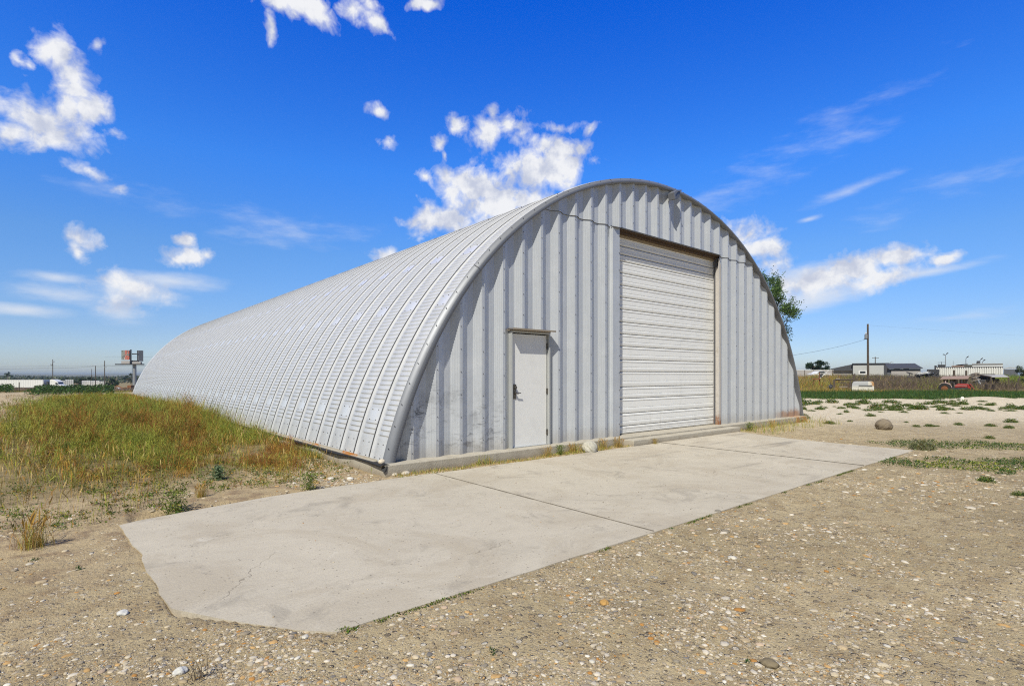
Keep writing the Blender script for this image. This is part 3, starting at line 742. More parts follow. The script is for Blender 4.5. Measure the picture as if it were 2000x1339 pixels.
def build_door():
    x0, x1, zt = DOOR; yd = .055
    d = MB().box(((x0 + x1) / 2 - .004, yd, (ZF + zt) / 2 - .02), (x1 - x0 - .075, .04, zt - ZF - .065)).build('entrance_door', [M_white], hut, bevel=.003)
    fr = MB(); t = .034
    for xx in (x0 + t / 2 - .012, x1 - t / 2 + .012): fr.box((xx, .035, (ZF + zt) / 2), (t, .11, zt - ZF))
    fr.box(((x0 + x1) / 2, .035, zt - t / 2 + .002), (x1 - x0 + .02, .108, t)); fr.box(((x0 + x1) / 2, .05, ZF + .008), (x1 - x0 - .07, .10, .016))
    fr.build('door_frame', [material('grey_frame', (.42, .43, .43), .5, .2, .08, 6)], hut, bevel=.003)
    aw = MB(); aw.box(((x0 + x1) / 2 - .01, -.055, zt + .035), (1.06, .17, .006), rx=RD(5)); aw.box(((x0 + x1) / 2 - .01, -.138, zt + .022), (1.06, .004, .03))
    aw.box(((x0 + x1) / 2 - .01, .02, zt + .012), (1.02, .06, .03))
    aw.build('drip_cap', [material('rusty_cap', (.30, .25, .19), .7, .2, .35, 9)], hut)
    h = MB(); hx = x0 + .105; hz = 1.185
    h.box((hx, yd - .024, hz + .02), (.066, .012, .27), 0); h.lathe([(0, -.045), (.026, -.045), (.030, -.02), (.030, 0)], (hx, yd - .02, hz + .095), 16, axis='y')
    h.lathe([(0, -.05), (.020, -.05), (.023, -.02), (.023, 0)], (hx, yd - .02, hz - .005), 16, axis='y')
    h.tube((hx - .012, yd - .072, hz - .005), (hx + .105, yd - .076, hz - .005), .0095, .0085, 8)
    h.build('door_handle', [M_bronze], d, smooth=False, bevel=.002)
    for hzz in (.42, 1.20, 2.06):
        q = MB(); q.tube((x1 - .030, yd - .034, hzz - .055), (x1 - .030, yd - .034, hzz + .055), .008, n=8); q.box((x1 - .036, yd - .022, hzz), (.03, .008, .105))
        q.build('door_hinge', [M_bronze], d)
build_door()

def build_base():
    mb = MB()
    mb.box((7.06, HUT_L / 2 - .0, ZF / 2 - .15), (14.92, HUT_L + .46, ZF + .3))
    o = mb.build('foundation', [M_sill], hut, bevel=.012)
    # concrete step up to the roller door
    rm = MB(); rm.box((7.35, -.36, .05), (4.5, .27, .19)); rm.build('door_sill', [M_sill], hut, bevel=.012)
    # black membrane hanging over the left edge, channel under the arch
    n = 70; ys = np.linspace(YF + .02, 37.5, n); V = []; F = []
    for i, y in enumerate(ys):
        w = .012 * sin(y * 3.1) + .01 * sin(y * 7.7 + 1); dz = .008 * sin(y * 2.3)
        V += [(X_L + .02, y, ZF + .006), (-.425 + w * .5, y, ZF + .010 + dz * .3), (-.445 + w, y, ZF - .002 + dz), (-.437 + w, y, ZF - .024 + 1.5 * dz)]
    F = [(4 * i + j, 4 * i + j + 1, 4 * i + 5 + j, 4 * i + 4 + j) for i in range(n - 1) for j in range(3)]
    link_mesh('membrane', V, F, [M_membrane], hut)
    mm = MB(); mm.add([(-.447, YF - .004, ZF), (-.36, YF - .006, ZF - .004), (-.385, YF - .012, ZF - .085), (-.425, YF - .014, ZF - .10), (-.447, YF + .03, ZF - .05)], [(0, 1, 2, 3, 4)])
    mm.build('membrane_flap', [M_membrane], hut)
    cb = MB(); cb.box((X_L - .030, 18.95, ZF + .013), (.075, 37.6, .010)); cb.box((X_L - .010, 18.95, ZF + .026), (.008, 37.6, .030))
    cb.build('base_channel', [M_rustbar], hut)
build_base()

def build_lamp():
    p = mathutils.Vector((7.12, -.012, 5.74))
    l = MB()
    l.tube(p + mathutils.Vector((.06, 0, .04)), p + mathutils.Vector((.06, -.10, .05)), .018, n=8)
    l.prism([(-.12, -.10), (-.16, .04), (-.02, .13), (.16, .17), (.17, .15), (.0, .09), (-.10, .0), (-.09, -.10)], -.05, -.22, axis='y')
    l.prism([(-.10, -.09), (-.09, .0), (.0, .08), (.14, .14), (.10, .0), (.0, -.08)], -.07, -.2, axis='y', mi=1)
    for i, v in enumerate(l.v):
        pass
    o = l.build('flood_lamp', [M_band, M_lens], hut, loc=p)
    # builder coordinates were local for the housing and global for the stem: shift the stem
    me = o.data
    for i in range(16): me.vertices[i].co -= p
build_lamp()
# ------------------------------------------------------------------ small stones and gravel
def ico(sub):
    t = (1 + 5 ** .5) / 2
    v = [(-1, t, 0), (1, t, 0), (-1, -t, 0), (1, -t, 0), (0, -1, t), (0, 1, t), (0, -1, -t), (0, 1, -t), (t, 0, -1), (t, 0, 1), (-t, 0, -1), (-t, 0, 1)]
    f = [(0, 11, 5), (0, 5, 1), (0, 1, 7), (0, 7, 10), (0, 10, 11), (1, 5, 9), (5, 11, 4), (11, 10, 2), (10, 7, 6), (7, 1, 8), (3, 9, 4), (3, 4, 2), (3, 2, 6), (3, 6, 8), (3, 8, 9), (4, 9, 5), (2, 4, 11), (6, 2, 10), (8, 6, 7), (9, 8, 1)]
    v = [np.array(a) / np.linalg.norm(a) for a in v]
    for _ in range(sub):
        cache = {}; nf = []
        def mid(a, b):
            k = (min(a, b), max(a, b))
            if k not in cache:
                m = v[a] + v[b]; v.append(m / np.linalg.norm(m)); cache[k] = len(v) - 1
            return cache[k]
        for a, b, c in f:
            x, y, z = mid(a, b), mid(b, c), mid(c, a); nf += [(a, x, z), (b, y, x), (c, z, y), (x, y, z)]
        f = nf
    return np.array(v), np.array(f)
STONE_TINTS = np.array([(.58, .52, .43), (.50, .42, .30), (.42, .33, .21), (.47, .30, .13), (.42, .21, .06), (.30, .26, .20), (.52, .45, .34), (.66, .62, .54), (.36, .30, .22), (.22, .20, .18), (.50, .38, .27)])
STONE_P = np.array([.13, .18, .17, .08, .03, .08, .15, .045, .12, .03, .04])
M_stone = material('stone', (1, 1, 1), .8, 0, .13, 18, .003, 60, .25, tint=True)

M_boulder = material('mottled_stone', (1, 1, 1), .85, 0, .38, 7, .012, 22, .2, tint=True)
def pebbles(name, P, size, sub, seed):
    g = np.random.default_rng(seed); n = len(P)
    bv, bf = ico(sub); k = len(bv)
    sc = size[:, None] * np.stack([g.uniform(.8, 1.35, n), g.uniform(.65, 1., n), g.uniform(.22, .42, n)], -1)
    a = g.uniform(0, 2 * pi, n); lump = g.uniform(.82, 1.18, (n, k, 1))
    V = bv[None] * lump * sc[:, None, :]
    x = V[..., 0] * np.cos(a)[:, None] - V[..., 1] * np.sin(a)[:, None]; y = V[..., 0] * np.sin(a)[:, None] + V[..., 1] * np.cos(a)[:, None]
    V = np.stack([x + P[:, None, 0], y + P[:, None, 1], V[..., 2] + P[:, None, 2] + sc[:, None, 2] * .05], -1)
    F = (bf[None] + (np.arange(n) * k)[:, None, None]).reshape(-1, 3)
    c = STONE_TINTS[g.choice(len(STONE_P), n, p=STONE_P / STONE_P.sum())] * g.uniform(.78, 1.08, (n, 1))
    return link_mesh(name, V.reshape(-1, 3), F, M_stone, smooth=sub > 0, col=np.repeat(c, k, 0))

def on_slab(x, y, m=.0):
    cham = (x + 3.5 + m) + (y + 4.42 + m) > .72
    return (x > -3.55 - m) & (x < 8.85 + m) & (y > -4.42 - m) & (y < -.5 + m) & cham
def in_hut(x, y, m=.05): return (x > -.42 - m) & (x < 14.52 + m) & (y > YF - m) & (y < 38.3)

def build_gravel():
    g = np.random.default_rng(11)
    def scatter(n, d0, d1, b0, b1, power=1.0):
        d = d0 * (d1 / d0) ** g.uniform(0, 1, n); b = np.radians(g.uniform(b0, b1, n)) + YAW
        return CX + d * np.sin(b), CY + d * np.cos(b)
    for name, n, size, sub in (('gravel', 78000, (.0035, .013), 0), ('loose_pebbles', 8600, (.011, .030), 1), ('cobbles', 380, (.022, .044), 2)):
        x, y = scatter(n * 3, 2.2, 15, -58, 58)
        dens = np.clip((fbm(x * .9, y * .9, 41, 4) - .38) * 6, .10, 1) * np.clip((fbm(x * 3.7, y * 3.7, 43, 3) - .3) * 3, .1, 1)
        b, d, f = view_coords(x, y)
        left = (x < -3.3) & (y > -3.2); dens = np.where(left, dens * .3, dens)
        dens = np.where((x > 8) & (y > -4), dens * .9, dens)
        keep = (g.uniform(0, 1, len(x)) < dens) & ~on_slab(x, y, .01) & ~in_hut(x, y) & ~((x < 0) & (y > .6)) & ~((x < -2) & (y > -.5) & (g.uniform(0, 1, len(x)) < .8))
        x = x[keep][:n]; y = y[keep][:n]; d = d[keep][:n]
        s = size[0] + (size[1] - size[0]) * g.beta(1.1, 3.4, len(x))
        s = s * np.clip(d / 5, .8, 1.7)
        stuff(pebbles(name, np.stack([x, y, surface_z(x, y)], -1), s, sub, 5 if sub else 6))
    # a sparse scatter of crumbs on the slab
    x = g.uniform(-3.3, 8.5, 420); y = g.uniform(-4.35, -.6, 420); k = on_slab(x, y, -.08); x = x[k]; y = y[k]
    stuff(pebbles('slab_crumbs', np.stack([x, y, np.full(len(x), .036)], -1), g.uniform(.003, .009, len(x)), 0, 8))
    g2 = np.random.default_rng(19); x = g2.normal(-.95, .5, 900); y = g2.uniform(-.45, 2.4, 900); k = ~on_slab(x, y, .03) & ~in_hut(x, y, .02) & (x < -.45); x = x[k]; y = y[k]
    stuff(pebbles('rubble', np.stack([x, y, surface_z(x, y)], -1), .006 + .034 * g2.beta(1, 3.2, len(x)), 1, 9))
build_gravel()

def boulder(name, label, x, y, z, size, tint, seed, group=None):
    bv, bf = ico(4 if max(size) > .12 else 3)
    n = bv * (1 + .20 * (fbm(bv[:, 0] * 1.6 + seed, bv[:, 1] * 1.6 + bv[:, 2] * 1.3, seed, 3)[:, None] - .5) * 2 + .05 * (fbm(bv[:, 0] * 9 + seed, bv[:, 1] * 9 + bv[:, 2] * 7, seed + 3, 3)[:, None] - .5))
    V = n * np.array(size); V[:, 2] = np.maximum(V[:, 2], -size[2] * .75)
    c = np.array(tint)[None] * np.ones((len(V), 1))
    o = link_mesh(name, V, bf, M_boulder, smooth=True, col=c, loc=(x, y, z + size[2] * .62), rotz=seed * 1.3)
    return tag(o, label, 'stone', group)
def stones():
    x, y, _ = gp(1131, 882); boulder('boulder', 'big pale mottled stone resting against the foot of the ribbed end wall beside the slab', 3.84, -.40, .0, (.21, .16, .15), (.42, .40, .34), 3)
    x, y, _ = gp(1727, 839); boulder('boulder', 'lone rounded brown stone on the open gravel beyond the far corner of the hut', x, y, surface_z(x, y), (.24, .2, .17), (.22, .18, .13), 5)
    boulder('stone', 'small cream stone perched on the concrete ledge at the foot of the first roof sheet', -.385, -.09, ZF + .012, (.05, .05, .042), (.62, .54, .43), 8)
    for (u, v, s, t, sd, lab) in ((729, 893, .055, (.60, .56, .48), 4, 'white stone by the near corner of the concrete footing, left of two others'),
                                  (703, 912, .05, (.55, .50, .41), 12, 'pale stone among rubble along the left side of the footing'),
                                  (684, 938, .05, (.64, .61, .55), 9, 'white stone in the bare soil just left of the slab edge, below the footing'),
                                  (645, 938, .05, (.60, .57, .51), 14, 'white stone lying in the soil beside the low green weeds left of the footing'),
                                  (770, 931, .055, (.50, .45, .37), 16, 'grey tan stone touching the front corner of the concrete footing'),
                                  (793, 929, .07, (.52, .47, .39), 17, 'flat slab-like stone in the gap between footing and slab'),
                                  (240, 1207, .035, (.56, .55, .53), 21, 'flat white pebble in the gravel left of the chamfered slab corner'),
                                  (351, 1322, .035, (.56, .55, .52), 22, 'large white pebble in the cluster at the bottom edge of the picture'),
                                  (1503, 1298, .045, (.19, .155, .10), 23, 'smooth olive brown cobble half sunk in the gravel, the darkest in front'),
                                  (1402, 1003, .04, (.23, .21, .18), 24, 'small dark pebble alone on the gravel'),
                                  (1180, 1186, .035, (.46, .27, .09), 25, 'rust orange pebble on the gravel below the slab joint')):
        x, y, _ = gp(u, v); boulder('stone', lab, x, y, surface_z(x, y) - s * .12, (s, s * .8, s * .5), t, sd)
stones()
# ------------------------------------------------------------------ vegetation
M_grass = leaf_material('grass_blades', .6, .18)
M_leaf = leaf_material('leaves', .5, .25)
M_bark = material('bark', (.17, .125, .085), .9, 0, .3, 9, .01, 25)

def blades(P, h, w, lean, seed, col, head=0., curve=1.0, seg=4):
    """one blade or stem per row of P, as a bent tapering ribbon (with a bristly head when head > 0)"""
    g = np.random.default_rng(seed); n = len(P)
    az = g.uniform(0, 2 * pi, n); face = g.uniform(0, 2 * pi, n)
    t = np.linspace(0, 1, seg + 1)
    if head: t = np.array([0, .35, .68, .74, .88, 1.])
    k = len(t)
    prof = np.interp(t, [0, .15, .6, 1], [1, 1, .75, .08])
    if head: prof = np.array([.4, .35, .3, 1.1, 1.3, .1]) * head
    bend = lean[:, None] * (t[None] ** 1.8) * curve
    x = P[:, None, 0] + np.cos(az)[:, None] * bend * h[:, None]; y = P[:, None, 1] + np.sin(az)[:, None] * bend * h[:, None]
    z = P[:, None, 2] + h[:, None] * t[None] * np.sqrt(np.clip(1 - .5 * (lean[:, None] * t[None]) ** 2, .1, 1))
    dx = np.cos(face)[:, None] * w[:, None] * prof[None] * .5; dy = np.sin(face)[:, None] * w[:, None] * prof[None] * .5
    V = np.stack([np.stack([x - dx, y - dy, z], -1), np.stack([x + dx, y + dy, z], -1)], 2).reshape(n, -1, 3)      # n, 2k, 3
    q = np.array([[2 * i, 2 * i + 1, 2 * i + 3, 2 * i + 2] for i in range(k - 1)])
    F = (q[None] + (np.arange(n) * 2 * k)[:, None, None]).reshape(-1, 4)
    C = np.repeat(col[:, None, :], 2 * k, 1)
    return V.reshape(-1, 3), F, C.reshape(-1, 3)
def leaves(P, size, seed, col, up=.4, aspect=.5, pitch=None):
    """small rhombic leaves with a crease, turned every way"""
    g = np.random.default_rng(seed); n = len(P)
    a = g.uniform(0, 2 * pi, n); e = g.normal(up, .5, n) if pitch is None else pitch
    d = np.stack([np.cos(a) * np.cos(e), np.sin(a) * np.cos(e), np.sin(e)], -1)
    r = g.normal(size=(n, 3)); s = np.cross(d, r); s /= np.linalg.norm(s, axis=1)[:, None] + 1e-9
    L = size[:, None]; W = L * aspect
    nrm = np.cross(d, s)
    V = np.stack([P, P + d * L * .45 + s * W * .5 + nrm * L * .06, P + d * L, P + d * L * .45 - s * W * .5 + nrm * L * .06], 1)
    F = np.arange(4 * n).reshape(n, 4)
    return V.reshape(-1, 3), F, np.repeat(col, 4, 0)
def merge(parts):
    V = []; F = []; C = []; n = 0
    for v, f, c in parts: V.append(v); F.append(f + n); C.append(c); n += len(v)
    return np.concatenate(V), np.concatenate(F), np.concatenate(C)
def plant(name, parts, mat=None, **kw):
    V, F, C = merge(parts); return link_mesh(name, V, F, mat or M_grass, col=C, **kw)
def pick(g, n, pal, p, jit=.22):
    pal = np.array(pal); c = pal[g.choice(len(pal), n, p=np.array(p) / sum(p))]
    return c * g.uniform(1 - jit, 1 + jit, (n, 1)) * g.uniform(.93, 1.07, (n, 3))
GREEN = (.17, .225, .032); YGREEN = (.34, .35, .055); DEEP = (.045, .11, .02); STRAW = (.50, .37, .14); RUST = (.32, .13, .03); OCHRE = (.42, .24, .045); OLIVE = (.11, .125, .02); GREYB = (.23, .185, .14)

def weed_field():
    g = np.random.default_rng(31)
    def pts(n, x0, x1, y0, y1):
        # denser close to the viewer, thinning with distance
        y = y0 + (y1 - y0) * g.uniform(0, 1, n) ** 1.55; x = g.uniform(x0, x1, n)
        return x, y
    # plants first (each with a colour and height of its own), then the stems of each plant
    q = 30000
    x, y = pts(q, -7.6, -.45, .1, 38.5)
    nb = fbm(x * .6, y * .45, 51, 4); lump = fbm(x * 1.5, y * 1.2, 53, 3)
    edge = sstep(x, -7.6 + nb * 2.6, -3.3 + nb * 1.3) ** 1.3
    front = sstep(y + (nb - .5) * 3.2 + .35 * (x + 2.2), .9, 3.2)
    dens = edge * (.06 + .94 * front) * np.clip((lump - .40) * 5.5, .02, 1) ** np.where(y < 9, 1, .6) * .8
    dens *= 1 - .8 * sstep(x, -1.5 + .2 * y, -.4 + .3 * y) * (1 - sstep(y, 2.2, 4.5))
    dens *= np.where(y > 14, .75, 1)
    k = g.uniform(0, 1, q) < dens; x = x[k]; y = y[k]; nb = nb[k]; q = len(x)
    tone = fbm(x * 1.0 + 9, y * .6, 57, 4) + g.normal(0, .06, q)
    far = sstep(y, 3.0, 9.5)
    redp = sstep(tone + .09 * sstep(x, -2.4, -1.0) * (1 - sstep(y, 5, 10)), .51, .57) * (1 - .8 * sstep(y, 12, 20))
    u = g.uniform(0, 1, q)
    kind = np.where(u < .05 + .50 * redp, 1, np.where(u > 1 - .45 * (1 - sstep(y, 1.6, 4.4)), 2, 0))
    base = pick(g, q, [YGREEN, GREEN, (.30, .325, .05), OLIVE], [5, 3, 4, 1]); red = pick(g, q, [RUST, OCHRE, (.25, .10, .03), OLIVE], [3, 3, 2, 1]); och = pick(g, q, [STRAW, OCHRE, YGREEN], [2, 3, 2])
    pc = np.where((kind == 1)[:, None], red, np.where((kind == 2)[:, None], och, base))
    ph = (.16 + .26 * far * (1 - .68 * sstep(y, 13, 27))) * g.uniform(.55, 1.45, q) * (.7 + .6 * lump[k]) * np.where(g.uniform(0, 1, q) < .12, 1.45, 1)
    ph *= np.where(kind == 1, 1.12, 1) * np.where(kind == 2, .8, 1)
    _, pd, _ = view_coords(x, y)
    per = 9; n = q * per
    i0 = np.repeat(np.arange(q), per)
    sx = x[i0] + g.normal(0, 1, n) * (.022 + .004 * pd[i0]); sy = y[i0] + g.normal(0, 1, n) * (.022 + .004 * pd[i0])
    k = ~on_slab(sx, sy, .03) & ~in_hut(sx, sy, .01); i0 = i0[k]; sx = sx[k]; sy = sy[k]; n = len(sx)
    P = np.stack([sx, sy, surface_z(sx, sy) - .01], -1); d = pd[i0]
    h = ph[i0] * g.uniform(.55, 1.12, n); col = pc[i0] * g.uniform(.72, 1.2, (n, 1)); w = np.clip(.0015 + .0003 * d, .0021, .011)
    parts = [blades(P, h, w, np.abs(g.normal(.28, .2, n)), 61, col)]
    m = 170000; i = g.integers(0, n, m); tt = g.uniform(.2, .92, m)
    Q = P[i] + np.stack([g.normal(0, .02, m), g.normal(0, .02, m), h[i] * tt * .92], -1)
    parts.append(blades(Q, h[i] * g.uniform(.22, .5, m), w[i] * .8, g.uniform(.5, 1.3, m), 62, col[i] * g.uniform(.8, 1.15, (m, 1)), seg=2))
    m = 120000; i = g.integers(0, n, m); tt = g.uniform(.35, 1.05, m)
    Q = P[i] + np.stack([g.normal(0, .03, m), g.normal(0, .03, m), h[i] * tt * .95], -1)
    parts.append(leaves(Q, np.clip(.008 + .0011 * d[i], .009, .032) * g.uniform(.5, 1.5, m), 63, np.clip(col[i] * 1.12, 0, .6), .5, .35))
    # broad dark leaves down in the growth
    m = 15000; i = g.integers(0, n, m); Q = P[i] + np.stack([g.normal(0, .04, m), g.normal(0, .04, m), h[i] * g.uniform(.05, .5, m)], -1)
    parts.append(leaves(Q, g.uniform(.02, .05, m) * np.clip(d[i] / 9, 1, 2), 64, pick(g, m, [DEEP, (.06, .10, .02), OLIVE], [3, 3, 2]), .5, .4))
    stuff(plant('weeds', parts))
    # bristly barley heads among the dry front
    n = 3600; x = g.uniform(-5.2, -.6, n); y = g.uniform(-.4, 9, n) ; nb = fbm(x * .8, y * .8, 71, 3)
    k = (nb > .45) & ~on_slab(x, y, .1) & (g.uniform(0, 1, n) < .35 + .5 * sstep(y, .5, 2)); x = x[k]; y = y[k]; n = len(x)
    P = np.stack([x, y, surface_z(x, y)], -1)
    stuff(plant('wild_barley', [blades(P, g.uniform(.16, .38, n), np.full(n, .0075), np.abs(g.normal(.22, .15, n)), 73, pick(g, n, [STRAW, OCHRE, YGREEN], [3, 2, 1.5]), head=1.)]))
    # scattered wispy weeds on the bare ground to the left
    n = 1500; x = g.uniform(-9.5, -3.2, n); y = g.uniform(-.7, 14, n); k = (fbm(x * 1.1, y * 1.1, 77, 3) > .5) & ~on_slab(x, y, .12); x = x[k]; y = y[k]
    cx = np.repeat(x, 7) + g.normal(0, .05, 7 * len(x)); cy = np.repeat(y, 7) + g.normal(0, .05, 7 * len(x)); n = len(cx)
    P = np.stack([cx, cy, surface_z(cx, cy)], -1); h = g.uniform(.08, .40, n)
    col = pick(g, n, [OLIVE, YGREEN, OCHRE, (.12, .075, .05)], [3, 2, 2, 2])
    parts = [blades(P, h, np.full(n, .0036), np.abs(g.normal(.4, .25, n)), 79, col)]
    m = 11000; i = g.integers(0, n, m); Q = P[i] + np.stack([g.normal(0, .03, m), g.normal(0, .03, m), h[i] * g.uniform(.3, 1, m)], -1)
    parts.append(leaves(Q, g.uniform(.012, .034, m), 81, col[i], .4, .4))
    stuff(plant('sparse_weeds', parts))
    # low broad-leaved mat in the bare strip beside the slab
    q = 520; x = g.uniform(-4.6, .0, q); y = g.uniform(-.75, 3.0, q); k = (fbm(x * 1.5, y * 1.5, 83, 4) > .44) & ~on_slab(x, y, .06) & ~in_hut(x, y, .05); x = x[k]; y = y[k]; q = len(x)
    rr = np.repeat(g.uniform(.02, .075, q), 26); x = np.repeat(x, 26) + g.normal(0, 1, 26 * q) * rr; y = np.repeat(y, 26) + g.normal(0, 1, 26 * q) * rr; k = ~on_slab(x, y, .01); x = x[k]; y = y[k]; rr = rr[k]; n = len(x)
    P = np.stack([x, y, surface_z(x, y) + g.uniform(0, 1.1, n) * rr], -1)
    stuff(plant('ground_weeds', [leaves(P, g.uniform(.012, .04, n), 85, pick(g, n, [DEEP, GREEN, OLIVE, OCHRE], [2, 3, 3, 1]), .5, .45)], M_leaf))
    # thin strip between the footing and the slab
    n = 7500; x = g.uniform(-.3, 14.4, n); y = g.uniform(-.52, -.245, n)
    k = (fbm(x * 1.3, y * 4, 87, 3) > .40) & ~((x > 5.0) & (x < 9.7)) & ((x < 9.6) | (g.uniform(0, 1, n) < .8)); x = x[k]; y = y[k]; n = len(x)
    right = x > 9.6; y = np.where(right, -.25 - (g.uniform(0, 1, n) ** 1.4) * 1.1, y)
    P = np.stack([x, y, surface_z(x, y)], -1); h = g.uniform(.02, .07, n) * np.where(right, 1.6, 1) * (1 + 2.2 * (fbm(x * 2.2, y, 89, 2) > .62))
    stuff(plant('grass_strip', [blades(P, h, np.full(n, .006), np.abs(g.normal(.5, .3, n)), 91, pick(g, n, [YGREEN, STRAW, GREEN, OCHRE], [3, 2.4, 2, 1.4]))]))
    # moss and seedlings along the front edges of the slab
    ex = np.concatenate([np.linspace(-3.5, -2.75, 170), np.linspace(-2.75, 8.7, 620)]); ey = np.where(ex < -2.75, -3.4 - (ex + 3.5) * 1.36, -4.44)
    k = fbm(ex * 2.1, ey, 93, 3) > np.where(ex < -2.7, .44, .56); ex = ex[k]; ey = ey[k]
    ex = np.repeat(ex, 7) + g.normal(0, .02, 7 * len(ex)); ey = np.repeat(ey, 7) - np.abs(g.normal(.012, .014, len(ex))); n = len(ex)
    stuff(plant('edge_weeds', [leaves(np.stack([ex, ey, surface_z(ex, ey) + .005], -1), g.uniform(.008, .022, n), 95, pick(g, n, [DEEP, GREEN, OLIVE], [2, 2, 2]), .6, .5)], M_leaf))
weed_field()

def clover_patch(name, cx, cy, rx, ry, rot, n, seed):
    g = np.random.default_rng(seed)
    a = g.uniform(-1.2, 1.2, (n, 2)); r = np.hypot(a[:, 0], a[:, 1])
    X = cx + rx * a[:, 0] * cos(rot) - ry * a[:, 1] * sin(rot); Y = cy + rx * a[:, 0] * sin(rot) + ry * a[:, 1] * cos(rot)
    nb = fbm(X * 1.5, Y * 1.5, seed, 4); k = (nb + .45 * (1 - r) > .52) & ~on_slab(X, Y, .08); X = X[k]; Y = Y[k]; nb = nb[k]; n = len(X)
    P = np.stack([X, Y, surface_z(X, Y) + g.uniform(0, .05, n) * sstep(nb, .3, .6)], -1)
    c = pick(g, n, [DEEP, (.07, .12, .035), OLIVE, GREEN], [4, 3, 2, 1.4]); ed = (nb < .5)[:, None]
    c = np.where(ed & (g.uniform(0, 1, (n, 1)) < .5), pick(g, n, [YGREEN, GREEN], [2, 2]), c)
    return stuff(plant(name, [leaves(P, g.uniform(.016, .040, n), seed, c, .4, .5)], M_leaf))
x, y, _ = gp(1960, 872); clover_patch('clover_patch', x, y, 2.2, .75, RD(-42), 10500, 101)
x, y, _ = gp(1900, 915); clover_patch('clover_patch', x + .2, y, 1.5, .62, RD(-45), 10000, 103)

